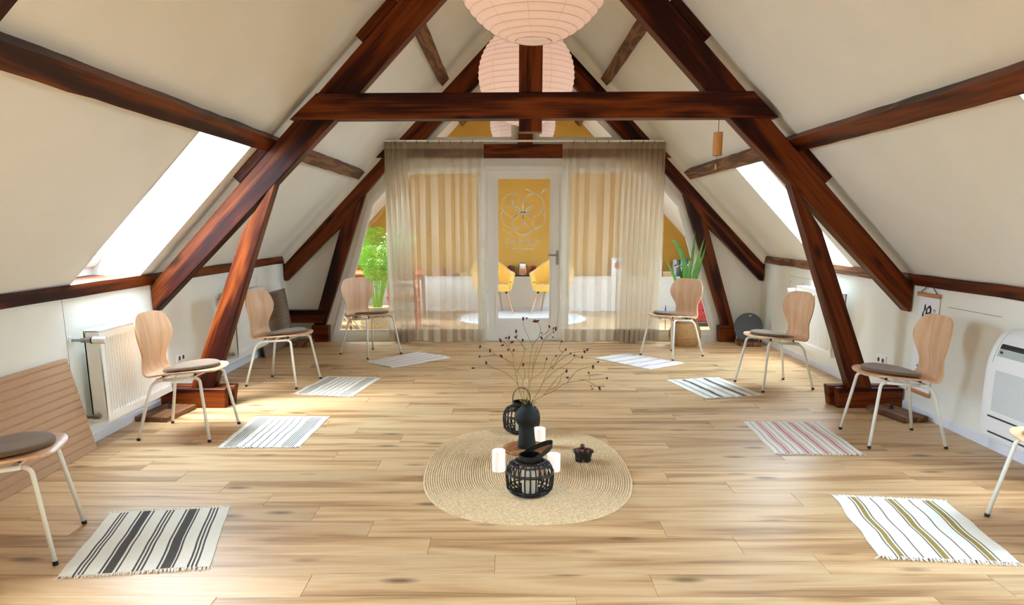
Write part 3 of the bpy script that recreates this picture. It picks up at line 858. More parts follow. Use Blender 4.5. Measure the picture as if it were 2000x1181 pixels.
chair_specs = [   # x, y, facing degrees, chair label, pad label, pad light?
    (-2.215, 3.08, 16, 'plywood chair with white legs cut off by the left edge, before the big ribbed board', 'brown felt seat pad on the chair cut off by the left edge'),
    (-2.215, 4.995, -3.5, 'plywood chair with white legs standing directly before the white radiator on the left', 'felt seat pad on the chair before the left radiator'),
    (-2.06, 6.66, -12, 'plywood chair with white legs on the left between truss post and dark grooved board', 'felt seat pad on the chair beside the dark grooved board'),
    (-1.553, 8.195, -41, 'plywood chair with white legs before the green palm at the left window', 'dark felt seat pad on the chair in front of the palm'),
    (1.770, 8.095, 180 + 36, 'plywood chair with white legs before the wicker basket at the right window', 'dark felt seat pad on the chair in front of the basket'),
    (2.345, 6.525, 180 + 13, 'plywood chair with white legs on the right near the round grey speaker', 'grey brown felt seat pad on the chair near the round speaker'),
    (2.552, 4.83, 180 - 2, 'plywood chair with white legs before the hanging calligraphy scroll', 'brown felt seat pad on the chair before the calligraphy scroll'),
    (2.556, 3.20, 180 - 7, 'plywood chair with white legs cut off by the right edge below the air conditioner', 'felt seat pad on the chair cut off by the right edge')]
proto = make_chair(); pm = make_pad()
pad0 = None
for i, (x, y, a, lc_, lp) in enumerate(chair_specs):
    if i == 0:
        c = proto; c.location = (x, y, 0); c.rotation_euler = (0, 0, R_(a)); c['label'] = lc_; c['group'] = 'plywood chairs around the room'
        p = pm.build('seat_pad', M['pad'], None, (x, y, 0), (0, 0, R_(a)), auto=60); tag(p, lp, 'seat pad', 'felt pads on the chairs'); pad0 = p
    else:
        c = dup(proto, (x, y, 0), R_(a), lc_)
        p = pad0.copy(); C.objects.link(p); p.location = (x, y, 0); p.rotation_euler = (0, 0, R_(a)); p['label'] = lp

# ------------------------------------------------------------------ striped cotton rugs
def rug(corners, stripes, cols, label, seed, warp=.006, fr=.028):
    """corners: floor points p00 (u=0,v=0), p10 (u=1,v=0), p11, p01; stripes run along v. stripes: (u0, u1, colour index)"""
    rr = random.Random(seed)
    p00, p10, p11, p01 = [Vector(c) for c in corners]
    cen = (p00 + p10 + p11 + p01) / 4
    def P(u, v, z=0):
        p = p00 * (1 - u) * (1 - v) + p10 * u * (1 - v) + p11 * u * v + p01 * (1 - u) * v - cen
        k = noise.noise((u * 1.2 + seed, v * 5, 1)); k2 = noise.noise((u * .8 + seed, v * 4, 9))
        du = (p10 - p00).normalized() * (k2 * warp)
        z = .004 + max(0, noise.noise((u * 2 + seed * 3, v * 4, 5))) * .010 + z
        return Vector((p.x + du.x, p.y + du.y, z))
    us = [0]; cu = []
    for a, b, c in stripes:
        if a > us[-1] + 1e-4: us.append(a); cu.append(0)
        us.append(b); cu.append(c)
    us.append(1.0); cu.append(0)
    # subdivide wide plain strips
    us2 = [us[0]]; cu2 = []
    for i, c in enumerate(cu):
        n = max(1, int((us[i + 1] - us[i]) / .05))
        for k in range(n): us2.append(us[i] + (us[i + 1] - us[i]) * (k + 1) / n); cu2.append(c)
    nv = 26
    mb = MB()
    for i, c in enumerate(cu2):
        rows = [[P(us2[i], v / nv), P(us2[i + 1], v / nv)] for v in range(nv + 1)]
        mb.grid(rows, mi=c)
    # thin side edges
    for u in (0, 1):
        rows = [[P(u, v / nv), P(u, v / nv, 0) - Vector((0, 0, P(u, v / nv).z - .0005))] for v in range(nv + 1)]
        mb.grid(rows)
    me = mb.build('rug', [M['rug_base']] + cols, None, (cen.x, cen.y, 0), recalc=False)
    bm = bmesh.new(); bm.from_mesh(me.data); bmesh.ops.remove_doubles(bm, verts=bm.verts, dist=1e-5); bmesh.ops.recalc_face_normals(bm, faces=bm.faces)
    if sum(f.normal.z for f in bm.faces) < 0: bmesh.ops.reverse_faces(bm, faces=bm.faces)
    bm.to_mesh(me.data); bm.free()
    tag(me, label, 'rug', 'small striped rugs before the chairs')
    for v, dv in ((0, -1), (1, 1)):
        mb = MB(); n = 150
        ax = (p01 - p00).normalized() * dv; sd = (p10 - p00).normalized()
        for k in range(n):
            u = (k + .5) / n + rr.uniform(-.002, .002)
            b0 = P(u, v); ln = fr * rr.uniform(.65, 1.15); sk = rr.uniform(-.35, .35) + (-.6 if u < .02 else .6 if u > .98 else 0)
            w = .0019
            tip = b0 + Vector((ax.x, ax.y, 0)) * ln + Vector((sd.x, sd.y, 0)) * ln * sk; tip.z = rr.uniform(.001, .006)
            mid = b0.lerp(tip, .5); mid.z = max(b0.z, tip.z) + rr.uniform(0, .006)
            s3 = Vector((sd.x, sd.y, 0)) * w
            mb.add([b0 - s3, b0 + s3, mid - s3, mid + s3, tip - s3 * .6, tip + s3 * .6], [(0, 1, 3, 2), (2, 3, 5, 4)])
        f = mb.build('fringe', M['fringe'], me, recalc=False); f['kind'] = 'stuff'
    return me
def stripe_mat(name, col): return plain(name, col, .95, bump=.5, bscale=300, var=.08, vscale=80)
CH = stripe_mat('charcoal_stripe', rgb(74, 70, 66)); GN = stripe_mat('green_black_stripe', rgb(70, 74, 64)); PK = stripe_mat('rose_stripe', rgb(204, 128, 124)); MV = stripe_mat('mauve_thin_stripe', rgb(178, 128, 136))
PP = stripe_mat('pale_plum_stripe', rgb(196, 166, 176)); OL = stripe_mat('olive_stripe', rgb(146, 124, 56)); OB = stripe_mat('olive_brown_thin_stripe', rgb(110, 92, 72)); GY = stripe_mat('grey_thin_stripe', rgb(138, 130, 118)); BK = stripe_mat('dark_stripe', rgb(72, 64, 58))
sA = [(.092, .107), (.12, .133), (.146, .159), (.253, .268), (.28, .345), (.362, .375), (.47, .485), (.498, .513), (.526, .541), (.632, .647), (.66, .73), (.738, .752), (.841, .856), (.869, .883), (.897, .911)]
def thin(c, w): return [(x - w / 2, x + w / 2) for x in c]
sB = thin([.075, .101, .127, .153, .180, .206, .306, .397, .49, .582, .677, .776, .802, .828, .856, .885, .912], .0125)
sC = thin([.065], .012) + [(.129, .141), (.151, .182), (.198, .21)] + thin([.278], .012) + [(.345, .357), (.367, .404), (.421, .433)] + thin([.502], .012) + [(.561, .573), (.584, .62), (.635, .647)] + thin([.717], .012) + [(.782, .794), (.804, .838), (.859, .871)] + thin([.936], .012)
sD = thin([.095, .112, .129, .146], .009) + [(.235, .247)] + [(.262, .322)] + [(.337, .349)] + thin([.468, .485, .502, .519, .536], .009) + [(.632, .644), (.66, .72), (.734, .746)] + thin([.845, .862, .879, .896], .009)
sE = thin([.128], .013) + [(.148, .188), (.202, .215)] + thin([.327], .012) + thin([.458], .013) + [(.474, .518), (.534, .547)] + thin([.668], .012) + thin([.79], .013) + [(.806, .85), (.866, .879)]
one = lambda s, c=1: [(a, b, c) for a, b in s]
wide = lambda s: [(a, b, 1 if b - a > .02 else 2) for a, b in s]
rug([(-1.842, 2.812), (-1.262, 2.905), (-1.425, 3.58), (-1.985, 3.49)], one(sA), [CH], 'cream rug with wide charcoal bands, nearest on the left side', 1)
rug([(-1.885, 4.625), (-1.362, 4.64), (-1.352, 5.395), (-1.905, 5.385)], one(sB), [GN], 'cream rug with thin black lines before the chair at the left radiator', 2)
rug([(-1.845, 6.195), (-1.322, 6.095), (-1.222, 6.84), (-1.735, 6.91)], one(sB), [GN], 'cream rug with thin black lines, third along the left side', 3)
rug([(-1.505, 7.715), (-1.185, 7.375), (-.655, 7.965), (-1.045, 8.33)], wide(sC), [PP, PP], 'faded plum striped cream rug before the chair at the palm', 4)
rug([(.905, 7.945), (1.385, 7.295), (1.80, 7.62), (1.295, 8.23)], wide(sC), [PP, PP], 'faded plum striped cream rug before the chair at the wicker basket', 5)
rug([(1.615, 6.02), (2.125, 6.14), (1.955, 6.86), (1.447, 6.745)], wide(sD), [BK, GY], 'cream rug with dark and grey bands before the chair near the speaker', 6)
rug([(1.657, 4.49), (2.205, 4.475), (2.237, 5.25), (1.698, 5.255)], wide(sC), [PK, MV], 'cream rug with rose pink stripes before the chair at the scroll', 7)
rug([(1.595, 3.01), (2.158, 2.94), (2.252, 3.655), (1.702, 3.73)], wide(sE), [OL, OB], 'cream rug with olive bands, nearest on the right side', 8, warp=.012, fr=.036)

# ------------------------------------------------------------------ jute rug: concentric braids
cx, cy = .096, 4.215
HW, HL = .592, .862
NB = 46; NS = 160
def oval(k, a):
    # outer ring is a soft rounded oval, inner rings shrink towards a short spine
    off = (NB - k) / NB * HW
    w = max(.004, HW - off); l = HL - off
    e = .80
    ca, sa = math.cos(a), math.sin(a)
    return (w * math.copysign(abs(ca) ** e, ca), l * math.copysign(abs(sa) ** e, sa))
mb = MB(); rows = []
for i in range(NB * 4 + 1):
    k = i / 4; hz = (.0008, .0085, .0108, .0085)[i % 4]
    row = []
    for s in range(NS):
        a = 2 * math.pi * s / NS
        x, y = oval(max(k, .2), a)
        row.append((x, y, hz + .0012 * noise.noise((x * 40, y * 40, 0))))
    rows.append(row)
rows.append([(oval(NB, 2 * math.pi * s / NS)[0] * 1.004, oval(NB, 2 * math.pi * s / NS)[1] * 1.004, 0.0005) for s in range(NS)])
mb.grid(rows, closed=True)
tag(mb.build('jute_rug', M['jute'], None, (cx, cy, 0), smooth=True, recalc=False), 'oval rug of concentric natural jute braid in the middle of the floor', 'rug')
RZ = .0095

# ------------------------------------------------------------------ lanterns
def cane_lantern(loc, rotz, lab, wax_lab, handle_up):
    t = thing('cane_lantern', lab, 'lantern', loc, rotz, 'black cane lanterns on the jute rug')
    def prof(s):   # s in 0..1 -> radius, z
        pts = [(.070, .004), (.100, .012), (.118, .035), (.124, .07), (.125, .105), (.120, .14), (.105, .165), (.082, .178), (.058, .186)]
        f = s * (len(pts) - 1); i = min(int(f), len(pts) - 2); a = f - i
        return (pts[i][0] * (1 - a) + pts[i + 1][0] * a, pts[i][1] * (1 - a) + pts[i + 1][1] * a)
    for k in range(26):      # upright canes
        a = 2 * math.pi * k / 26; mb = MB()
        mb.tube([(r * math.cos(a), r * math.sin(a), z) for r, z in (prof(s / 12) for s in range(13))], .0044, 5)
        mb.build('upright_cane', M['black_cane'], t, smooth=True)
    for s, r in ((.05, .0045), (.16, .004), (.25, .004), (.55, .0042), (.58, .0036), (.76, .004), (.9, .0045)):
        rr_, z = prof(s); mb = MB(); rr_ += .002
        mb.tube([(rr_ * math.cos(2 * math.pi * k / 40), rr_ * math.sin(2 * math.pi * k / 40), z) for k in range(40)], r, 5, closed=True)
        mb.build('hoop', M['black_cane'], t, smooth=True)
    mb = MB(); mb.lathe([(.0, .004), (.088, .004), (.088, .010), (0, .010)], 32); mb.build('base_plate', M['black_cane'], t)
    mb = MB(); mb.lathe([(.060, .180), (.062, .214), (.058, .216), (.055, .214), (.054, .182), (.060, .180)], 32); mb.build('collar', M['black_cane'], t, auto=40)
    # strap handle
    mb = MB(); pts = []
    n = 20
    for k in range(n + 1):
        a = math.pi * k / n
        if handle_up: p = (.062 * math.cos(a) * (1 + .12 * math.sin(a)), .012 * math.sin(a), .205 + .105 * math.sin(a) ** .8)
        else: p = (.060 * math.cos(a) * 1.0 , .135 * math.sin(a) , .205 + .055 * math.sin(a))
        pts.append(p)
    w = .011 if handle_up else .014
    rows = []
    for i, p in enumerate(pts):
        if handle_up: rows.append([(p[0] * 1.0, p[1] - w, p[2]), (p[0], p[1] + w, p[2]), (p[0] * .96, p[1] + w, p[2] - .004), (p[0] * .96, p[1] - w, p[2] - .004)])
        else: rows.append([(p[0], p[1], p[2] - w), (p[0], p[1], p[2] + w), (p[0] * .95, p[1] * .97, p[2] + w), (p[0] * .95, p[1] * .97, p[2] - w)])
    mb.grid(rows, closed=True); mb.f += [[0, 1, 2, 3], [n * 4 + k for k in (0, 1, 2, 3)]]; mb.m += [0, 0]
    mb.build('handle', M['black_cane'], t, auto=40)
    # wax candle inside is its own thing
    mb = MB(); mb.lathe([(0, 0), (.040, 0), (.041, .004), (.041, .118), (.038, .122), (.030, .118), (0, .116)], 28)
    c = mb.build('pillar_candle', M['cream_wax'], None, (loc[0], loc[1], loc[2] + .0102), auto=40); tag(c, wax_lab, 'candle')
    mb = MB(); mb.tube([(0, 0, .115), (.002, 0, .130)], .0012, 5); mb.build('wick', M['ink'], c)
cane_lantern((.102, 3.765, RZ), R_(-62), 'round black cane lantern nearest the camera, its strap folded back', 'cream candle inside the front cane lantern', False)
cane_lantern((.075, 4.975, RZ), R_(-15), 'round black cane lantern behind the vase, its strap upright', 'cream candle inside the rear cane lantern', True)

# flameless pillar candles on the rug
def led_candle(loc, h, lab):
    mb = MB(); r = .0385
    prof = [(0, 0), (r - .002, 0), (r, .002), (r, h - .004), (r - .003, h), (r - .007, h - .002), (r - .010, h - .010), (0, h - .014)]
    mb.lathe(prof, 32)
    c = mb.build('pillar_candle', M['candle'], None, loc, auto=35); tag(c, lab, 'candle', 'white candles on the jute rug')
    mb = MB(); mb.tube([(0, 0, h - .016), (.001, .001, h - .002)], .0016, 6); mb.build('wick', M['cream_wax'], c)
led_candle((-.068, 4.138, RZ), .125, 'white pillar candle left of the wooden stand, tallest in view')
led_candle((.250, 4.138, RZ), .102, 'white pillar candle just behind the front lantern, right of it')
led_candle((.186, 4.63, RZ), .122, 'white pillar candle behind the vase, right of it')

# wooden cake stand
t = thing('cake_stand', 'round wooden pedestal stand carrying the black vase', 'stand', (.094, 4.235, RZ))
st = MB()
st.lathe([(0, .093), (.134, .093), (.140, .097), (.140, .110), (.137, .113), (0, .113)], 48)
o = st.build('top_board', M['acacia'], t, auto=35); o.rotation_euler = (0, 0, R_(-38))
mb = MB(); mb.lathe([(0, 0), (.070, 0), (.072, .004), (.070, .010), (.040, .018), (.028, .030), (.024, .055), (.028, .080), (.045, .0935), (0, .0935)], 32); mb.build('pedestal', M['acacia'], t, auto=40)

# vase
vz = RZ + .1132
t = thing('vase', 'matt black bulb necked vase standing on the round wooden stand', 'vase', (.096, 4.235, vz))
prof = [(0, 0), (.050, 0), (.054, .004), (.052, .03), (.0475, .07), (.044, .105), (.043, .128), (.050, .137), (.062, .150), (.069, .168), (.070, .185), (.066, .204), (.056, .222), (.042, .236), (.031, .246), (.0295, .254), (.032, .264), (.029, .264), (.027, .254), (.028, .246), (.038, .232), (0, .22)]
pr = []
for i, (r, z) in enumerate(prof): pr.append((r + (.0006 * math.sin(z * 420) if .02 < z < .23 and i < 15 else 0), z))
mb = MB(); mb.lathe(pr, 48); mb.build('body', M['black_clay'], t, auto=50)

# burnet stems in the vase
STEMS = [[(0.085, 4.221, 0.373), (0.067, 4.225, 0.419), (0.044, 4.224, 0.493), (0.029, 4.218, 0.523), (-0.036, 4.186, 0.582), (-0.1, 4.177, 0.609), (-0.129, 4.185, 0.625), (-0.138, 4.188, 0.635)], [(0.044, 4.224, 0.493), (0.034, 4.221, 0.553), (0.021, 4.213, 0.605), (0.016, 4.207, 0.651), (0.018, 4.206, 0.702)], [(0.016, 4.208, 0.631), (-0.035, 4.173, 0.662), (-0.089, 4.16, 0.69), (-0.113, 4.165, 0.709), (-0.148, 4.186, 0.723), (-0.173, 4.208, 0.725)], [(-0.084, 4.16, 0.687), (-0.129, 4.178, 0.677), (-0.176, 4.212, 0.667)], [(0.041, 4.225, 0.58), (0.004, 4.2, 0.623), (-0.05, 4.166, 0.676)], [(0.085, 4.22, 0.368), (0.077, 4.229, 0.443), (0.072, 4.233, 0.494), (0.069, 4.236, 0.529), (0.041, 4.225, 0.58)], [(0.041, 4.225, 0.58), (0.059, 4.238, 0.616), (0.072, 4.249, 0.649), (0.079, 4.261, 0.703), (0.064, 4.251, 0.735), (0.034, 4.221, 0.774), (0.032, 4.22, 0.811)], [(0.092, 4.269, 0.696), (0.064, 4.251, 0.73), (0.069, 4.258, 0.754)], [(0.09, 4.221, 0.373), (0.105, 4.241, 0.492), (0.107, 4.255, 0.566), (0.115, 4.274, 0.66), (0.127, 4.287, 0.709), (0.104, 4.289, 0.769), (0.084, 4.279, 0.811), (0.074, 4.273, 0.847), (0.073, 4.275, 0.876)], [(0.127, 4.288, 0.714), (0.16, 4.298, 0.763), (0.172, 4.299, 0.793), (0.171, 4.307, 0.83), (0.15, 4.318, 0.854)], [(0.1, 4.22, 0.368), (0.12, 4.25, 0.526), (0.13, 4.264, 0.59), (0.137, 4.276, 0.644), (0.16, 4.29, 0.724)], [(0.107, 4.245, 0.512), (0.125, 4.252, 0.531), (0.185, 4.254, 0.572), (0.2, 4.255, 0.618), (0.209, 4.253, 0.647)], [(0.125, 4.258, 0.561), (0.145, 4.274, 0.634), (0.165, 4.28, 0.679), (0.19, 4.279, 0.74), (0.213, 4.265, 0.798), (0.223, 4.257, 0.832)], [(0.165, 4.296, 0.763), (0.213, 4.266, 0.803), (0.245, 4.226, 0.828)], [(0.204, 4.271, 0.762), (0.232, 4.243, 0.801), (0.257, 4.208, 0.827)], [(0.125, 4.22, 0.368), (0.16, 4.237, 0.452), (0.188, 4.243, 0.51), (0.205, 4.244, 0.553), (0.228, 4.235, 0.593), (0.238, 4.23, 0.632), (0.261, 4.21, 0.672)], [(0.228, 4.235, 0.593), (0.271, 4.204, 0.637), (0.313, 4.172, 0.678), (0.339, 4.16, 0.694), (0.375, 4.159, 0.702), (0.419, 4.181, 0.701), (0.436, 4.193, 0.709)], [(0.188, 4.243, 0.51), (0.258, 4.216, 0.584), (0.319, 4.178, 0.627), (0.362, 4.163, 0.669), (0.36, 4.16, 0.683)], [(0.125, 4.22, 0.368), (0.19, 4.231, 0.435), (0.225, 4.229, 0.479), (0.264, 4.215, 0.534), (0.297, 4.196, 0.573), (0.32, 4.185, 0.588)], [(0.19, 4.231, 0.435), (0.245, 4.222, 0.46), (0.289, 4.208, 0.497), (0.325, 4.196, 0.517), (0.376, 4.191, 0.528), (0.484, 4.225, 0.531), (0.56, 4.251, 0.533)], [(0.23, 4.227, 0.472), (0.259, 4.218, 0.484), (0.283, 4.207, 0.52), (0.294, 4.198, 0.562), (0.313, 4.189, 0.574)], [(0.325, 4.196, 0.517), (0.365, 4.181, 0.576), (0.404, 4.185, 0.6), (0.451, 4.208, 0.607), (0.475, 4.223, 0.605)], [(0.386, 4.192, 0.528), (0.422, 4.2, 0.534), (0.464, 4.217, 0.513), (0.485, 4.224, 0.496), (0.516, 4.232, 0.478)], [(0.298, 4.178, 0.697), (0.277, 4.193, 0.714), (0.289, 4.177, 0.759)], [(0.074, 4.237, 0.519), (0.084, 4.245, 0.558), (0.077, 4.246, 0.594), (0.074, 4.247, 0.613)], [(0.016, 4.206, 0.672), (-0.006, 4.184, 0.72), (-0.011, 4.176, 0.756), (-0.008, 4.175, 0.781)], [(-0.018, 4.174, 0.727), (-0.03, 4.161, 0.754), (-0.056, 4.146, 0.77)], [(0.239, 4.228, 0.587), (0.276, 4.199, 0.668), (0.312, 4.166, 0.715)], [(0.361, 4.161, 0.682), (0.386, 4.168, 0.671), (0.406, 4.177, 0.669)]]
HEADS = [(-0.138, 4.188, 0.635, 1.2), (-0.216, 4.238, 0.595, 1.1), (-0.176, 4.212, 0.667, 0.9), (-0.173, 4.208, 0.725, 1.2), (-0.115, 4.166, 0.709, 1.2), (-0.052, 4.164, 0.679, 1.3), (-0.045, 4.156, 0.741, 1), (-0.056, 4.146, 0.77, 1.4), (-0.024, 4.162, 0.782, 1), (-0.008, 4.175, 0.781, 1.2), (0.009, 4.195, 0.752, 1.5), (-0.013, 4.179, 0.712, 0.8), (0.018, 4.206, 0.705, 1), (0.032, 4.22, 0.811, 1.2), (0.029, 4.216, 0.777, 1.2), (0.037, 4.225, 0.784, 0.6), (0.07, 4.259, 0.754, 1.1), (0.073, 4.275, 0.876, 1.3), (0.094, 4.299, 0.876, 1), (0.135, 4.318, 0.855, 0.8), (0.141, 4.32, 0.861, 0.8), (0.154, 4.318, 0.856, 1.5), (0.18, 4.294, 0.791, 0.6), (0.223, 4.257, 0.833, 1), (0.245, 4.226, 0.828, 0.8), (0.257, 4.208, 0.827, 1.5), (0.18, 4.289, 0.763, 1.2), (0.246, 4.225, 0.804, 0.7), (0.242, 4.23, 0.776, 0.6), (0.289, 4.177, 0.76, 0.8), (0.312, 4.166, 0.715, 0.9), (0.261, 4.21, 0.672, 0.7), (0.209, 4.253, 0.647, 0.8), (0.074, 4.247, 0.613, 1.1), (0.339, 4.16, 0.694, 0.7), (0.36, 4.16, 0.683, 0.8), (0.419, 4.181, 0.701, 1.1), (0.436, 4.193, 0.709, 1), (0.406, 4.177, 0.669, 0.9), (0.505, 4.243, 0.631, 0.9), (0.475, 4.223, 0.605, 1.4), (0.449, 4.208, 0.573, 0.8), (0.32, 4.185, 0.588, 1.2), (0.326, 4.19, 0.549, 1), (0.56, 4.251, 0.533, 0.9), (0.516, 4.232, 0.478, 1.4), (0.465, 4.217, 0.492, 0.5), (0.472, 4.22, 0.476, 0.6)]

fl_ = thing('dried_flowers', 'sprig of thin stems with dark red burnet heads in the black vase', 'flowers', (.096, 4.235, vz + .12))
base = Vector(fl_.location)
allp = []
for st in STEMS:
    pts = [Vector(p) for p in st]
    if pts[0].z < .385:      # rooted in the vase
        pts = [Vector((.096 + (pts[0].x - .1) * .35, 4.235, vz + .15)), Vector((.096 + (pts[0].x - .1) * .8, 4.235, vz + .258))] + pts[1:]
    sm = []
    for i in range(len(pts) - 1):
        a, b, c_, d = pts[max(0, i - 1)], pts[i], pts[i + 1], pts[min(len(pts) - 1, i + 2)]
        for j in range(4):
            u = j / 4; sm.append(.5 * ((2 * b) + (-a + c_) * u + (2 * a - 5 * b + 4 * c_ - d) * u * u + (-a + 3 * b - 3 * c_ + d) * u ** 3))
    sm.append(pts[-1]); allp += sm
    L = len(sm); mb = MB(); mb.tube([p - base for p in sm], [.0019 - .0009 * i / L for i in range(L)], 5); mb.build('stem', M['stem'], fl_, smooth=True)
for x, y, z, s in HEADS:
    h = Vector((x, y, z)); q = min(allp, key=lambda p: (p - h).length + (.15 if p.z > h.z + .01 else 0))
    d = (h - q)
    if d.length > .012:
        mb = MB(); mid = q.lerp(h, .5) + Vector((0, 0, .012)); mb.tube([q - base, mid - base, h - base], .0009, 4); mb.build('stem', M['stem'], fl_, smooth=True)
    ax = d.normalized() if d.length > .003 else Vector((random.uniform(-.5, .5), random.uniform(-.3, .3), 1)).normalized()
    mb = MB(); mb.ball((0, 0, 0), .0052 * s ** .6, .0052 * s ** .6, .0092 * s, 8, 6, rot=ax.to_track_quat('Z', 'Y').to_matrix(), jit=.12)
    mb.build('flower_head', M['burnet'], fl_, h - base, smooth=True)
for x, z in ((-.01, .255), (.02, .262), (.0, .275), (-.025, .268), (.03, .25)):
    mb = MB(); p0 = Vector((x, 0, z - .12)); p1 = p0 + Vector((x * .9, random.uniform(-.02, .02), .026)); s_ = Vector((.006, .004, 0))
    mb.add([p0, p0.lerp(p1, .5) + s_, p1, p0.lerp(p1, .5) - s_], [(0, 1, 2, 3)]); mb.build('leaf', M['stem'], fl_, recalc=False)

# footed bowl with brown fruit
bl = (.438, 4.325, RZ)
t = thing('bowl', 'small black footed bowl at the right of the jute rug', 'bowl', bl)
mb = MB(); mb.lathe([(0, .020), (.042, .020), (.052, .030), (.056, .052), (.066, .058), (.068, .064), (.062, .064), (.052, .056), (.046, .034), (0, .030)], 8, ph=.5); mb.build('dish', M['bowl'], t)
for k in range(4):
    a = R_(45 + 90 * k); mb = MB(); mb.box(-.019, .019, -.008, .008, 0, .026, .002); o = mb.build('foot', M['bowl'], t, (.040 * math.cos(a), .040 * math.sin(a), 0), (0, 0, a + R_(90)))
for k, (dx, dy, dz, s) in enumerate([(-.026, .01, .062, 1), (.008, .022, .062, 1), (.034, .004, .063, 1), (-.006, -.020, .062, .95), (.022, -.024, .060, .9), (-.004, .008, .088, 1), (-.034, -.018, .060, .85)]):
    mb = MB(); mb.ball((0, 0, 0), .0175 * s, .0145 * s, .0155 * s, 12, 8, jit=.10)
    o = mb.build('dried_fruit', M['date'], None, (bl[0] + dx, bl[1] + dy, bl[2] + dz), (random.random(), random.random(), random.random() * 3), smooth=True)
    tag(o, 'wrinkled dark brown dried fruit heaped in the small black bowl', 'dried fruit', 'fruit in the black bowl')

# ------------------------------------------------------------------ paper lanterns
def paper_lantern(c, R, lab, watt):
    t = thing('paper_lantern', lab, 'lamp', c, 0, 'round paper lanterns along the ridge')
    nb = 25; th0, th1 = R_(13), R_(167)
    prof = []
    for i in range(nb * 4 + 1):
        a = th0 + (th1 - th0) * i / (nb * 4); q = (i % 4) / 4
        rr_ = R * (1 - .012 * math.sin(math.pi * q))      # paper sags between the wires
        prof.append((rr_ * math.sin(a), -rr_ * math.cos(a)))
    mb = MB()
    vs = []; fs = []; n = 64
    for r, z in prof:
        for k in range(n): vs.append((r * math.cos(2 * math.pi * k / n), r * math.sin(2 * math.pi * k / n), z))
    for i in range(len(prof) - 1):
        for k in range(n): fs.append([i * n + k, i * n + (k + 1) % n, (i + 1) * n + (k + 1) % n, (i + 1) * n + k])
    mb.add(vs, fs); mb.build('paper_shade', M['paper'], t, smooth=True, recalc=False)
    for i in range(nb + 1):
        a = th0 + (th1 - th0) * i / nb; r, z = R * math.sin(a), -R * math.cos(a); r *= 1.0015
        mb = MB(); mb.tube([(r * math.cos(2 * math.pi * k / 64), r * math.sin(2 * math.pi * k / 64), z) for k in range(64)], .0012, 4, closed=True); mb.build('rib', M['paper_rib'], t, smooth=True)
    for k in range(10):     # glued seams
        a = 2 * math.pi * (k + .3) / 10; mb = MB(); rows = []
        for j in range(41):
            b = th0 + (th1 - th0) * j / 40; rows.append([((R + .0012) * math.sin(b) * math.cos(a + s), (R + .0012) * math.sin(b) * math.sin(a + s), -(R + .0012) * math.cos(b)) for s in (-.004, .004)])
        mb.grid(rows); mb.build('seam', M['paper_rib'], t, smooth=True, recalc=False)
    zb, rb = -R * math.cos(th0), R * math.sin(th0)
    mb = MB(); mb.tube([(-rb, 0, zb), (-rb * .2, 0, zb + .06), (rb, 0, zb)], .0018, 5); mb.tube([(0, 0, zb + .06), (0, 0, R)], .0018, 5); mb.build('wire_stretcher', M['wire'], t)
    top = ceil_z(abs(c[0] - XC)) - c[2] - .02
    mb = MB(); mb.tube([(0, 0, .08), (0, 0, top)], .003, 6); mb.build('cord', M['card'], t)
    mb = MB(); mb.lathe([(0, top - .05), (.045, top - .05), (.05, top - .045), (.03, top), (0, top)], 20); mb.build('ceiling_rose', M['card'], t, auto=40)
    mb = MB(); mb.lathe([(0, -.06), (.028, -.05), (.035, -.02), (.028, .015), (.015, .04), (.015, .09), (0, .09)], 16)
    bm_, tt, bb = nmat('bulb_glow'); bb.inputs['Emission Color'].default_value = (1, .84, .70, 1); bb.inputs['Emission Strength'].default_value = watt
    mb.build('bulb', bm_, t, smooth=True)
paper_lantern((.112, 3.886, 2.662), .40, 'large round white paper lantern nearest the camera, cut by the top edge', 14)
paper_lantern((.132, 6.609, 2.615), .40, 'round paper lantern glowing behind the king post of the middle truss', 22)
paper_lantern((.154, 9.84, 2.64), .41, 'round white paper lantern seen through the top lights beyond the partition', 3)

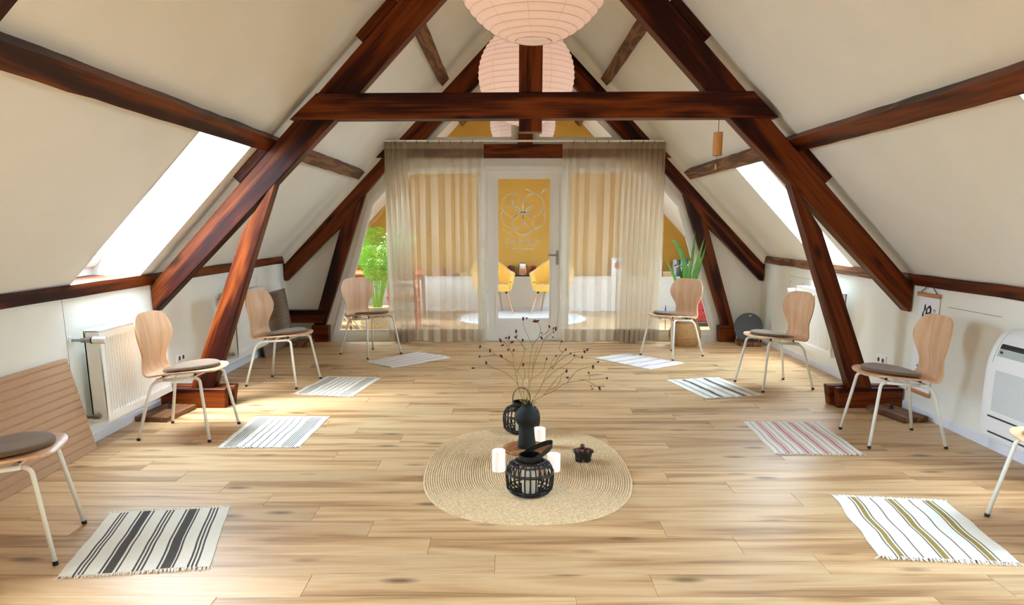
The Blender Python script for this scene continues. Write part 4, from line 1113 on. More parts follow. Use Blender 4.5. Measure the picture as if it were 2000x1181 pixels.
# ------------------------------------------------------------------ radiators
def radiator(sg, y0, y1, z0, z1, label, valve_y, dep=.105, gap=.045):
    """panel radiator on a side wall; local x points into the room"""
    xw = U(sg, UW); t = thing('radiator', label, 'radiator', (xw, y0, 0)); t.rotation_euler = (0, 0, 0)
    L = y1 - y0; into = -sg
    X = lambda d: into * d
    def bx(mb, d0, d1, a, b, c, d, bev=0): mb.box(min(X(d0), X(d1)), max(X(d0), X(d1)), a, b, c, d, bev)
    f0 = gap + dep
    # front panel with pressed ribs: profile along y
    mb = MB(); pitch = .0333; n = int((L - .05) / pitch); m0 = (L - n * pitch) / 2
    def ribbed(fz):
        row = [(X(f0), 0, fz)]
        for i in range(n):
            a = m0 + i * pitch
            for q, dd in ((.08, 0), (.28, -.008), (.72, -.008), (.92, 0)): row.append((X(f0 + dd), a + pitch * q, fz))
        row.append((X(f0), L, fz)); return row
    flat = lambda z: [(X(f0), p[1], z) for p in ribbed(0)]
    mb.grid([flat(z0), flat(z0 + .045), ribbed(z0 + .062), ribbed(z1 - .062), flat(z1 - .045), flat(z1)])
    mb.build('front_panel', M['rad'], t)
    for ya in (.002, L - .012): mb = MB(); bx(mb, gap, f0 - .012, ya, ya + .010, z0 + .01, z1 + .004, .002); mb.build('side_cover', M['rad'], t)
    mb = MB(); bx(mb, gap, gap + .012, .002, L - .002, z0, z1, .002); bx(mb, gap + .045, gap + .06, .01, L - .01, z0 + .03, z1 - .03); mb.build('rear_panel', M['rad'], t)
    # top grille: rails and bars
    g = MB(); bx(g, gap, gap + .012, 0, L, z1, z1 + .008, .002); bx(g, f0 - .014, f0, 0, L, z1 - .004, z1 + .008, .002)
    k = int(L / .022)
    for i in range(k + 1):
        yy = .002 + (L - .008) * i / k; bx(g, gap + .01, f0 - .012, yy, yy + .004, z1 - .002, z1 + .006)
    g.build('top_grille', M['rad'], t)
    # valve with thermostat head, return valve
    s = 1 if valve_y == 'far' else -1
    yv = (L if s > 0 else 0); e = s
    v = MB(); zc = z1 - .045
    v.tube([(X(.0), yv + e * .06, zc), (X(gap + .035), yv + e * .06, zc)], .009, 10)
    v.tube([(X(gap + .035), yv + e * .06, zc), (X(gap + .035), yv - e * .0, zc)], .013, 10)
    v.tube([(X(gap + .02), yv + e * .06, zc), (X(gap + .085), yv + e * .06, zc)], .015, 12)
    vo = v.build('valve', M['chrome'], t, auto=40)
    h = MB(); h.tube([(X(gap + .085), yv + e * .06, zc), (X(gap + .094), yv + e * .06, zc)], .021, 16); h.build('valve_collar', M['black_rubber'], vo, auto=40)
    h = MB(); h.tube([(X(gap + .094), yv + e * .06, zc), (X(gap + .10), yv + e * .06, zc), (X(gap + .165), yv + e * .06, zc), (X(gap + .172), yv + e * .06, zc)], [.020, .024, .022, .016], 14)
    h.build('thermostat_head', M['white_paint'], vo, auto=40)
    h = MB(); h.tube([(X(0), yv + e * .06, zc), (X(.008), yv + e * .06, zc)], .03, 20); h.build('wall_rosette', M['white_paint'], vo, auto=40)
    h = MB(); h.tube([(X(gap + .05), yv + e * .005, z0 + .045), (X(gap + .05), yv + e * .05, z0 + .045)], .014, 10); h.tube([(X(0), yv + e * .045, z0 + .045), (X(gap + .06), yv + e * .045, z0 + .045), (X(gap + .08), yv + e * .045, z0 + .045)], [.011, .016, .012], 12)
    h.build('return_valve', M['chrome'], t, auto=40)
    return t
radiator(-1, 4.69, 5.62, .155, .742, 'white panel radiator on the left wall directly behind a chair', 'near')
radiator(-1, 7.06, 7.95, .155, .77, 'white panel radiator on the left wall beyond the truss post', 'near')
radiator(1, 6.76, 7.70, .205, .79, 'white panel radiator on the right wall behind the truss post', 'far')

# ------------------------------------------------------------------ leaning grooved boards
def lean_board(y0, y1, xb, xt, zt, mat, n, label, slant=0):
    """grooved fibreboard leaning on the left wall: foot at xb, top edge at xt, zt"""
    L = y1 - y0; d = Vector((xt - xb, zt)); H_ = d.length; d.normalize(); nr = Vector((d.y, -d.x))  # towards room
    mb = MB(); th = .016; pts = []
    pts.append((0, 0)); gw = .006; gd = .005
    for i in range(n):
        s = H_ * (i + 1) / (n + .6)
        if s < H_ - .01: pts += [(s - gw, 0), (s - gw * .5, -gd), (s + gw * .5, -gd), (s + gw, 0)]
    pts += [(H_, 0), (H_, -th), (0, -th)]
    P = lambda s, t_, a: (xb + d.x * s + nr.x * (t_ + th), a - slant * s, d.y * s + nr.y * (t_ + th) + .0)
    zoff = -min(P(0, -th, 0)[2], P(0, 0, 0)[2])
    f = lambda s, t_, a: (P(s, t_, a)[0] - xb, P(s, t_, a)[1] - y0, P(s, t_, a)[2] + zoff)
    mb.prism(pts, y0, y1, f)
    o = mb.build('leaning_board', mat, None, (xb, y0, 0)); return tag(o, label, 'board', None)
lean_board(3.35, 4.60, -2.662, -2.742, .60, M['board'], 12, 'brown grooved fibreboard leaning on the left wall beside the near radiator', .12)
lean_board(7.98, 9.08, -2.662, -2.742, .655, M['board_dark'], 16, 'dark taupe grooved board leaning on the left wall at the far corner', -.0)

# loose timber offcuts under the truss feet
def offcut(x0, x1, y0, y1, h, rot, label, bolt=True):
    cx_, cy_ = (x0 + x1) / 2, (y0 + y1) / 2
    mb = MB(); mb.box(-(y1 - y0) / 2, (y1 - y0) / 2, -(x1 - x0) / 2, (x1 - x0) / 2, 0, h, .004)
    o = mb.build('timber_offcut', M['old_beam'], None, (cx_, cy_, 0), (0, 0, R_(90 + rot))); tag(o, label, 'plank')
    if bolt:
        b = MB(); b.lathe([(0, h), (.022, h), (.022, h + .006), (.012, h + .008), (.012, h + .024), (.008, h + .026), (.008, h + .05), (0, h + .05)], 6); bo = b.build('anchor_bolt', M['black_metal'], o)
        bo.location = (.06, 0, 0)
offcut(-2.73, -2.47, 5.26, 5.68, .038, -6, 'brown timber block on the floor at the left truss foot')
offcut(2.80, 3.00, 5.24, 5.66, .042, 12, 'brown timber block on the floor at the right truss foot')
offcut(-2.57, -2.38, 8.66, 8.98, .06, 0, 'brown timber block at the foot of the far left truss post', False)
offcut(2.72, 2.96, 8.72, 8.98, .05, 0, 'brown timber block under the round speaker', False)

# ------------------------------------------------------------------ sockets, hatches, wall discs
def socket(sg, y, z, label):
    x = U(sg, UW); s = -sg
    t = thing('wall_socket', label, 'socket', (x, y, z))
    mb = MB(); mb.box(min(0, s * .012), max(0, s * .012), -.078, .078, -.04, .04, .003); mb.build('cover_plate', M['socket'], t)
    for yy in (-.036, .036):
        mb = MB(); mb.tube([(s * .0121, yy, 0), (s * .0135, yy, 0)], .024, 20); mb.build('outlet', M['socket'], t)
        mb = MB(); mb.tube([(s * .0134, yy, 0), (s * .0142, yy, 0)], .019, 20)
        mb.build('recess', M['hole'], t)
socket(-1, 6.13, .325, 'white double socket on the left wall behind the truss post')
socket(1, 6.10, .31, 'white double socket on the right wall between truss post and scroll')
trim_i = 1
def hatch(sg, y0, y1, z0, z1):
    global trim_i
    x = U(sg, UW); s = -sg; mb = MB()
    for a, b, c, d in ((y0, y1, z1 - .003, z1), (y0, y0 + .004, z0, z1), (y1 - .004, y1, z0, z1)):
        mb.box(min(x, x + s * .0015), max(x, x + s * .0015), a, b, c, d)
    o = struct(mb.build('trim_%d' % trim_i, M['seam_grey'])); trim_i += 1
    for yy in (y0 + .05, (y0 + y1) / 2, y1 - .05):
        mb = MB(); mb.tube([(x, yy, z1 - .06), (x + s * .002, yy, z1 - .06)], .006, 8); mb.build('screw', M['chrome'], o)
# seams of the hatch covers on the knee walls
def seam(sg, y, z0, z1, y1=None):
    global trim_i
    x = U(sg, UW); s = -sg; mb = MB()
    mb.box(min(x, x + s * .001), max(x, x + s * .001), y, (y1 or y + .003), z0, z1)
    struct(mb.build('trim_%d' % trim_i, M['pad'])); trim_i += 1
seam(-1, 4.585, .07, .955); seam(1, 4.67, .836, .839, 5.26)
hatch(-1, 7.55, 8.15, .35, .86); hatch(1, 7.55, 8.30, .35, .86)
mb = MB(); mb.tube([(2.56, Y_PART - .006, 1.225), (2.56, Y_PART, 1.225)], .05, 28); struct(mb.build('trim_%d' % trim_i, M['plaster'], auto=40)); trim_i += 1

# ------------------------------------------------------------------ hanging calligraphy scroll on the right wall
sy0, sy1, sz0, sz1 = 5.34, 5.64, .175, .90
t = thing('hanging_scroll', 'white calligraphy scroll with wooden battens hanging on the right wall', 'scroll', (U(1, UW) - .006, (sy0 + sy1) / 2, 0))
yc = (sy0 + sy1) / 2; hw = (sy1 - sy0) / 2
mb = MB(); mb.box(-.003, -.0015, -hw + .012, hw - .012, sz0, sz1); mb.build('paper', M['paper_white'], t)
for z in (sz0, sz1):
    mb = MB(); mb.box(-hw, hw, -.010, .010, -.015, .015, .003); mb.build('batten', M['pine'], t, (-.008, 0, z), (0, 0, R_(90)))
mb = MB(); mb.tube([(-.01, -hw + .04, sz1 + .014), (-.006, 0, sz1 + .085), (-.01, hw - .04, sz1 + .014)], .003, 6); mb.build('hanging_cord', M['cord'], t)
mb = MB(); mb.tube([(.004, 0, sz1 + .085), (-.016, 0, sz1 + .087)], .004, 6); mb.build('nail', M['black_metal'], t)
# brush strokes: (a, b) with a along the wall seen from the room (left to right), b up; width
def strokes(lst, name):
    mb = MB()
    for pts, ws in lst:
        L = len(pts); vs = []
        sm = []
        for i in range(L - 1):
            for j in range(6): sm.append((pts[i][0] + (pts[i + 1][0] - pts[i][0]) * j / 6, pts[i][1] + (pts[i + 1][1] - pts[i][1]) * j / 6, ws[i] + (ws[i + 1] - ws[i]) * j / 6))
        sm.append((*pts[-1], ws[-1]))
        for i, (a, b, w) in enumerate(sm):
            p = sm[max(0, i - 1)]; q = sm[min(len(sm) - 1, i + 1)]; d = Vector((q[0] - p[0], q[1] - p[1])).normalized(); n = Vector((-d.y, d.x))
            for s in (1, -1): vs.append((-.0042, -(a + n.x * w * s / 2), b + n.y * w * s / 2))
        mb.add(vs, [(2 * i, 2 * i + 1, 2 * i + 3, 2 * i + 2) for i in range(len(sm) - 1)])
    mb.build(name, M['ink'], t, recalc=False)
big_ch = [([(-.045, .83), (-.040, .80), (-.052, .775)], [.012, .026, .010]), ([(-.058, .775), (-.070, .71), (-.072, .64), (-.066, .60)], [.016, .018, .016, .010]), ([(-.050, .755), (-.058, .69), (-.060, .60)], [.006, .008, .006]),
          ([(-.015, .80), (-.018, .75), (-.010, .725)], [.018, .022, .014]), ([(-.012, .80), (.02, .822), (.036, .80), (.028, .74), (.018, .72)], [.012, .016, .024, .020, .012]), ([(-.008, .765), (.022, .772)], [.012, .012]), ([(-.008, .73), (.018, .735)], [.014, .014]),
          ([(-.035, .60), (-.020, .67), (.010, .685), (.022, .66), (.020, .59)], [.016, .016, .018, .018, .014]), ([(-.006, .665), (-.010, .60)], [.013, .014]), ([(.042, .68), (.040, .63), (.046, .60)], [.012, .020, .010]), ([(-.04, .585), (.05, .588)], [.014, .016])]
strokes(big_ch, 'brush_character')
rr = random.Random(5)
for i, zc in enumerate((.775, .70, .635, .57)):
    l = []
    for k in range(6):
        a, b = .088 + rr.uniform(-.022, .022), zc + rr.uniform(-.026, .026); an = rr.choice([0, .3, 1.2, 1.6, 2.2]); ln = rr.uniform(.012, .026)
        l.append(([(a - ln * math.cos(an) / 2, b - ln * math.sin(an) / 2), (a + ln * math.cos(an) / 2, b + ln * math.sin(an) / 2)], [.004, .0065]))
    strokes(l, 'brush_character')
for zc in (.36, .30):
    l = [([(-.06, zc + .02), (-.052, zc - .015)], [.006, .008]), ([(-.075, zc + .004), (-.035, zc + .010)], [.005, .005]), ([(-.045, zc - .005), (-.034, zc - .026)], [.005, .003])]
    strokes(l, 'brush_character')

# ------------------------------------------------------------------ wall air conditioner (floor console)
ay0, ay1 = 3.72, 4.47
t = thing('air_conditioner', 'white floor console air conditioner mounted low on the right wall', 'air conditioner', (U(1, UW), ay0, 0))
prof = [(0, .14), (.155, .14), (.175, .150), (.185, .18), (.192, .40), (.190, .56), (.182, .63), (.160, .70), (.128, .755), (.09, .785), (.05, .796), (0, .796)]
mb = MB(); AL = ay1 - ay0
rows = []
for y, k in ((0, .975), (.012, .992), (.03, 1.0), (AL - .03, 1.0), (AL - .012, .992), (AL, .975)):
    rows.append([(-d * k, y, .47 + (z - .47) * (1 - (1 - k) * .5)) for d, z in prof])
mb.grid(rows, closed=True); n = len(prof); mb.f += [list(range(n)), [5 * n + i for i in range(n)]]; mb.m += [0, 0]
mb.build('casing', M['ac'], t, auto=35)
def on_front(z):
    for (a, za), (b, zb) in zip(prof[1:], prof[2:]):
        if za <= z <= zb: return a + (b - a) * (z - za) / (zb - za)
    return .1
def strip(name, y0, y1, z0, z1, mat, off=.0015, n=4):
    mb = MB(); rows = []
    for i in range(n + 1):
        z = z0 + (z1 - z0) * i / n; d = on_front(z) + off; rows.append([(-d, y0, z), (-d, y1, z)])
    for r in rows: r += [(r[1][0] + .004, r[1][1], r[1][2]), (r[0][0] + .004, r[0][1], r[0][2])]
    mb.grid(rows, closed=True); mb.f += [[0, 1, 2, 3], [n * 4 + k for k in (0, 1, 2, 3)]]; mb.m += [0, 0]
    return mb.build(name, mat, t)
strip('outlet_slot', .06, AL - .075, .684, .712, M['ac_dark'])
strip('display_band', .06, AL - .075, .640, .682, M['ac_grey'])
strip('lower_slot', .04, AL - .075, .272, .282, M['ac_dark'])
strip('bottom_slot', .04, AL - .09, .176, .186, M['ac_dark'])
for i in range(30):
    z = .315 + i * .0082; strip('grille_slat', .05, AL - .10, z, z + .0036, M['ac_grey'], .0012, 1)
mb = MB(); mb.ball((-on_front(.662) - .003, AL - .105, .664), .002, .016, .008, 12, 6); mb.build('badge', M['ac_dark'], t, smooth=True)
mb = MB(); mb.tube([(-on_front(z) - .001, AL - .055, z) for z in (.60, .63, .66, .70, .73, .755, .78)], .0016, 5); mb.build('panel_seam', M['ac_grey'], t)

# ------------------------------------------------------------------ round speaker near the far right corner
t = thing('speaker', 'round grey cloth speaker on the floor in the far right corner', 'speaker', (2.835, 8.86, .05))
rot = Matrix.Rotation(R_(90 - 14), 4, 'X')
mb = MB(); mb.lathe([(0, .030), (.150, .030), (.162, .022), (.165, .010), (.160, 0), (0, 0)], 56)
o = mb.build('front_grille', M['speaker'], t, (0, 0, .168), (R_(78), 0, R_(-14)), auto=35)
mb = MB(); mb.lathe([(0, -.06), (.09, -.055), (.14, -.03), (.158, 0), (.158, .004), (0, .004)], 40); mb.build('rear_shell', M['speaker_dark'], t, (0, 0, .168), (R_(78), 0, R_(-14)), auto=40)
mb = MB(); mb.box(-.012, .012, -.004, .004, -.006, .006, .001); mb.build('status_light', M['card'], t, (.0, -.045, .305), (R_(-12), 0, R_(-14)))
mb = MB(); mb.tube([(-.10, .0, .06), (-.11, .01, .0)], .008, 8); mb.tube([(.10, -.02, .06), (.11, -.02, .0)], .008, 8); mb.tube([(0, .05, .12), (0, .12, .0)], .008, 8); mb.build('stand_leg', M['speaker_dark'], t)
mb = MB(); mb.tube([(3.045, 9.00, .05), (3.03, 8.98, .16), (3.045, 9.05, .24), (3.06, 9.08, .14), (3.05, 9.02, .004)], .006, 6); tag(mb.build('power_cable', M['cord'], smooth=True), 'black cable coiled on the floor behind the round speaker', 'cable')

# ------------------------------------------------------------------ bamboo chime hanging under the tie beam
t = thing('wind_chime', 'bamboo tube chime hanging from the tie beam of the middle truss', 'chime', (1.528, 5.76, 2.166))
mb = MB(); mb.tube([(.0, 0, -.005), (0, 0, -.10)], .0022, 6); mb.tube([(0, 0, -.262), (-.006, 0, -.32)], .0012, 5); mb.build('cord', M['cord'], t)
mb = MB(); mb.tube([(0, 0, .0), (.008, 0, -.008), (0, 0, -.014), (-.008, 0, -.008)], .0018, 6, closed=True); mb.build('hook', M['chrome'], t)
mb = MB(); mb.lathe([(.030, -.262), (.034, -.262), (.034, -.097), (.030, -.096), (0, -.097)], 28); mb.lathe([(0, -.25), (.030, -.25), (.030, -.262)], 28); mb.build('tube', M['bamboo'], t, auto=40)
mb = MB(); mb.tube([(-.006, 0, -.315), (-.006, 0, -.33), (-.006, 0, -.345), (-.006, 0, -.36), (-.006, 0, -.366)], [.004, .014, .019, .013, .003], 16, flat=(.25, 1)); mb.build('wind_catcher', M['bamboo'], t, smooth=True)

# ------------------------------------------------------------------ wicker basket with plant, right window
def basket(c, r, h, mat, label, dark=None):
    t = thing('basket', label, 'basket', c)
    mb = MB(); rows = []; nr = 26; ns = 72
    for i in range(nr * 2 + 1):
        f = i / (nr * 2); z = f * h
        rr_ = r * (.80 + .24 * math.sin(math.pi * min(1, f * 1.12)) ** .8 * (1 if f < .9 else 1) - .10 * max(0, f - .7))
        row = []
        for k in range(ns):
            q = 2 * math.pi * k / ns; wv = .0022 * math.sin(k * math.pi / 1.0 * 1.5 + (i // 2) * math.pi) + (.0025 if i % 2 else -.0015)
            row.append(((rr_ + wv) * math.cos(q), (rr_ + wv) * math.sin(q), z))
        rows.append(row)
    last = rows[-1]; rows.append([(x * .96, y * .96, z + .004) for x, y, z in last]); rows.append([(x * .92, y * .92, z - .05) for x, y, z in last])
    mb.grid(rows, closed=True); mb.f += [list(range(ns))[::-1], [(len(rows) - 1) * ns + k for k in range(ns)]]; mb.m += [0, 0]
    mb.build('woven_body', mat, t, smooth=True, recalc=True)
    for z, s in ((h * .36, 1.0), (h * .99, .99)):
        f = z / h; rr_ = r * (.80 + .24 * math.sin(math.pi * min(1, f * 1.12)) ** .8 - .10 * max(0, f - .7)) + .002
        mb = MB(); mb.tube([(rr_ * math.cos(2 * math.pi * k / 48), rr_ * math.sin(2 * math.pi * k / 48), z) for k in range(48)], .006, 6, closed=True); mb.build('plaited_band', mat, t, smooth=True)
    return t
basket((2.075, 8.83, 0), .178, .30, M['seagrass'], 'brown seagrass belly basket on the floor at the right window')
t = thing('potted_plant', 'tall plant with broad strap leaves standing in the seagrass basket', 'plant', (2.075, 8.83, .02))
mb = MB(); mb.lathe([(0, 0), (.09, 0), (.115, .2), (.11, .2), (0, .19)], 24); mb.build('pot', M['black_metal'], t)
def strap_leaf(parent, pts, w, mat, name='leaf', fold=.25):
    pts = [Vector(p) for p in pts]; sm = []
    for i in range(len(pts) - 1):
        a, b, c_, d = pts[max(0, i - 1)], pts[i], pts[i + 1], pts[min(len(pts) - 1, i + 2)]
        for j in range(5):
            u = j / 5; sm.append(.5 * ((2 * b) + (-a + c_) * u + (2 * a - 5 * b + 4 * c_ - d) * u * u + (-a + 3 * b - 3 * c_ + d) * u ** 3))
    sm.append(pts[-1]); L = len(sm); rows = []
    for i, p in enumerate(sm):
        q = sm[min(L - 1, i + 1)] - sm[max(0, i - 1)]; side = q.cross(Vector((0, -1, .3))).normalized(); nn = side.cross(q).normalized()
        f = i / (L - 1); ww = w * (math.sin(math.pi * min(1, .12 + f * .88)) ** .6) * (1 if f < .5 else 1 - ((f - .5) / .5) ** 2.2)
        rows.append([p + side * ww + nn * ww * fold, p, p - side * ww + nn * ww * fold])
    mb = MB(); mb.grid(rows); mb.build(name, mat, parent, smooth=True, recalc=False)
for pts, w in (([(0, 0, .18), (-.02, 0, .6), (-.05, -.01, .95), (-.17, -.02, 1.19), (-.26, -.03, 1.21)], .030), ([(0, 0, .18), (.01, .01, .7), (.05, .01, 1.05), (.065, .01, 1.33)], .022), ([(.01, 0, .18), (.04, -.01, .62), (.10, -.01, .95), (.175, -.02, 1.26)], .024),
               ([(.01, .01, .18), (.06, .02, .6), (.14, .03, .9), (.215, .02, 1.20)], .020), ([(-.01, 0, .18), (-.06, -.03, .5), (-.17, -.05, .8), (-.30, -.06, 1.03)], .022), ([(0, 0, .18), (-.01, .03, .55), (-.08, .04, .85), (-.13, .04, 1.0)], .018)):
    strap_leaf(t, pts, w, M['leaf'])
mb = MB(); mb.tube([(1.96, 9.72, .20), (1.90, 9.70, .30), (1.82, 9.68, .33), (1.74, 9.66, .29), (1.77, 9.65, .22), (1.89, 9.66, .20), (2.00, 9.70, .22), (2.02, 9.72, .38), (2.03, 9.74, .005)], .004, 6)
tag(mb.build('lamp_cord', M['cord'], smooth=True), 'thin black cable looped behind the glass at the right window', 'cable')

# ------------------------------------------------------------------ the room beyond the partition
# low white cabinet along the gable wall
t = thing('low_cabinet', 'long low white cabinet under the mustard gable wall', 'cabinet', (XC, 12.48, 0))
mb = MB(); mb.box(-2.72, 2.72, 0, .22, .07, .545, .003); mb.build('body', M['white_paint'], t)
mb = MB(); mb.box(-2.74, 2.74, -.015, .225, .545, .572, .003); mb.build('top', M['white_paint'], t)
mb = MB(); mb.box(-2.72, 2.72, -.006, .2, 0, .07, .002); mb.build('plinth', M['skirting'], t)
ZT = .572
# tray and jars
mb = MB(); mb.box(-.26, .26, -.07, .07, 0, .018, .003); o = mb.build('tray', M['black_metal'], None, (.22, 12.57, ZT)); tag(o, 'dark narrow tray under the jars on the white cabinet', 'tray')
zt = ZT + .018
def jar(x, label, body, lid, h, r, label_mat=None, clasp=True):
    t = thing('jar', label, 'jar', (x, 12.57, zt), 0, 'jars on the dark tray')
    mb = MB(); mb.lathe([(0, 0), (r * .92, 0), (r, .01), (r * .98, h * .62), (r * .8, h * .74), (r * .72, h * .78), (0, h * .78)], 8 if clasp else 20, ph=.5); mb.build('body', body, t)
    mb = MB(); mb.lathe([(0, h * .78), (r * .78, h * .78), (r * .82, h * .82), (r * .8, h * .96), (r * .55, h), (0, h)], 20); mb.build('lid', lid, t, auto=40)
    if label_mat:
        mb = MB(); mb.box(-r * .6, r * .6, -r * 1.0, -r * .9, h * .12, h * .58, .002); mb.build('paper_label', label_mat, t)
    if clasp:
        mb = MB(); mb.tube([(-r * 1.02, 0, h * .5), (-r * 1.0, 0, h * .86), (-r * .4, 0, h * 1.04), (r * .4, 0, h * 1.04), (r * 1.0, 0, h * .86), (r * 1.02, 0, h * .5)], .005, 6); mb.build('wire_bail', M['black_metal'], t)
jar(.005, 'dark red jar, left of three on the tray, seen through the door', M['jar_red'], M['jar_red'], .15, .062)
jar(.205, 'pale jar with orange label and white lid, middle of the tray', M['jar_clear'], M['card'], .19, .066, M['jar_orange'])
jar(.385, 'brown jar with bright red lid, right of three on the tray', M['jar_red'], M['jar_lid'], .15, .060, None, False)
# cards and boxes on the cabinet
def block(name, x, w, d, h, mat, label, cat, y=12.56, group=None, z=ZT, tilt=0):
    mb = MB(); mb.box(-w / 2, w / 2, -d / 2, d / 2, 0, h, min(.004, d / 5)); o = mb.build(name, mat, None, (x, y, z), (0, tilt, 0)); return tag(o, label, cat, group)
o = block('picture_card', 1.80, .24, .012, .30, M['card'], 'white card with a red disc on the cabinet behind the right curtain', 'picture', 12.60)
mb = MB(); mb.tube([(0, -.0065, .18), (0, -.0085, .18)], .07, 24); mb.build('red_disc', M['red_print'], o)
o = block('picture_card', 2.43, .20, .012, .27, M['card'], 'white card with small red lettering beside the curtain edge', 'picture', 12.60)
for i, (a, b) in enumerate(((.03, .15), (.05, .11), (.03, .08))):
    mb = MB(); mb.box(a, a + .035, -.009, -.006, b, b + .02); mb.build('print_mark', M['red_print'], o)
o = block('gift_box', 2.63, .17, .10, .06, M['tan_box'], 'small tan box with a red knob on the cabinet beside the strap leaves', 'box')
mb = MB(); mb.box(-.086, .086, -.052, .052, .06, .075, .002); mb.build('lid', M['card'], o); mb = MB(); mb.ball((.05, 0, .088), .018, .018, .018); mb.build('knob', M['jar_lid'], o)
block('gift_box', -1.20, .15, .10, .15, M['pink_box'], 'dull red box on the cabinet behind the left curtain', 'box')
block('gift_box', -1.00, .12, .10, .09, M['pink_box'], 'smaller red box beside the dull red box behind the left curtain', 'box')
block('gift_box', -.78, .12, .08, .06, M['tan_box'], 'low tan box on the cabinet behind the left curtain', 'box')
# books on the right end of the cabinet
x = 2.715
names = ['white', 'grey', 'indigo', 'pale leaning', 'black', 'blue', 'deep blue', 'pink', 'green', 'light grey']
hs = [.27, .25, .26, .25, .23, .27, .28, .25, .23, .22]
for i in range(10):
    w = (.030, .034, .030, .022, .03, .036, .030, .022, .030, .026)[i]
    mb = MB(); h = hs[i]; d = .16
    mb.box(-w / 2, w / 2, -d / 2, d / 2, 0, h, .002)
    o = mb.build('book', M['book%d' % i], None, (x + w / 2, 12.575, ZT), (0, 0, 0)); tag(o, '%s spined book in the row at the right end of the white cabinet' % names[i], 'book', 'books on the right end of the cabinet')
    mb = MB(); mb.box(-w / 2 - .0002, w / 2 + .0002, -d / 2 - .0008, -d / 2 + .002, h * .62, h * .72); mb.build('spine_title', M['card'] if i not in (0, 3, 9) else M['book2'], o)
    x += w + .002
# round white rug
mb = MB(); rows = []
for i in range(22):
    r = .98 * i / 21 if i else .001
    rows.append([(r * math.cos(2 * math.pi * k / 72), r * .93 * math.sin(2 * math.pi * k / 72), .018 + .006 * noise.noise((r * 9 * math.cos(2 * math.pi * k / 72), r * 9 * math.sin(2 * math.pi * k / 72), 3))) for k in range(72)])
rows.append([(.99 * math.cos(2 * math.pi * k / 72), .94 * math.sin(2 * math.pi * k / 72), 0) for k in range(72)])
mb.grid(rows, closed=True); tag(mb.build('round_rug', M['rug_white'], None, (.18, 11.50, 0), smooth=True), 'round white pile rug under the yellow armchairs beyond the door', 'rug')

# yellow tub chairs
def tub_chair(loc, rotz, label):
    t = thing('armchair', label, 'armchair', loc, rotz, 'yellow tub chairs beyond the door')
    mb = MB()                                              # faces -y
    rows = []
    for i in range(9):
        f = i / 8; z = .36 + .11 * f; sc = (1 - .06 * (1 - f)) * (1 if f < .85 else .97)
        rows.append([((.25 * sc) * math.copysign(abs(math.cos(a)) ** .6, math.cos(a)), -.02 + (.26 * sc) * math.copysign(abs(math.sin(a)) ** .6, math.sin(a)), z - .01 * (f > .9)) for a in (2 * math.pi * k / 40 for k in range(40))])
    mb.grid(rows, closed=True); mb.f += [list(range(40))[::-1], [8 * 40 + k for k in range(40)]]; mb.m += [0, 0]
    mb.build('seat_cushion', M['yellow'], t, auto=60)
    mb = MB(); nA = 96; nz = 10; inner = []; outer = []
    for j in range(nz + 1):
        f = j / nz; ri = []; ro = []
        for k in range(nA + 1):
            a = R_(-52 + 284 * k / nA)          # opens towards -y
            back = max(0, math.sin(a)); top = .64 + .21 * back ** 1.6
            endf = min(1, min(k, nA - k) / 9); top = .50 + (top - .50) * math.sqrt(max(0, 1 - (1 - endf) ** 2))
            z = .37 + (top - .37) * f
            tuft = .010 * abs(math.sin(k * math.pi / 6))
            flare = .03 * f
            rI = .262 + flare + tuft * .8; rO = .325 + flare * 1.2 - .03 * (1 - f)
            e = 1 - .25 * (f > .93)
            ri.append((rI * math.cos(a), rI * .98 * math.sin(a), z)); ro.append((rO * math.cos(a), rO * .98 * math.sin(a), z - .012 * (f > .95)))
        inner.append(ri); outer.append(ro)
    mb.grid(inner); mb.grid([r[::-1] for r in outer])
    mb.grid([inner[-1], [((p[0] + q[0]) / 2, (p[1] + q[1]) / 2, p[2] + .018) for p, q in zip(inner[-1], outer[-1])], outer[-1]])
    for k in (0, nA): mb.grid([[inner[j][k] for j in range(nz + 1)], [((inner[j][k][0] + outer[j][k][0]) / 2 + .006, (inner[j][k][1] + outer[j][k][1]) / 2 - .014, inner[j][k][2]) for j in range(nz + 1)], [outer[j][k] for j in range(nz + 1)]])
    mb.grid([inner[0], outer[0]])
    mb.build('tub_back', M['yellow'], t, smooth=True)
    for sx in (-1, 1):
        for sy in (-1, 1):
            a = Vector((.16 * sx, .15 * sy, .37)); b = Vector((.255 * sx, .245 * sy, .0))
            mb = MB(); mb.tube([a.lerp(b, .12), b], [.016, .010], 10); lg = mb.build('leg', M['leg_wood'], t, auto=40)
            mb = MB(); mb.tube([a, a.lerp(b, .14)], .019, 10); mb.build('leg_socket', M['black_metal'], lg, auto=40)
    return t
tub_chair((.655, 12.02, .020), R_(-22), 'yellow velvet tub armchair on the right side of the door glass')
tub_chair((-.28, 12.02, .020), R_(22), 'yellow velvet tub armchair on the left side of the door glass')

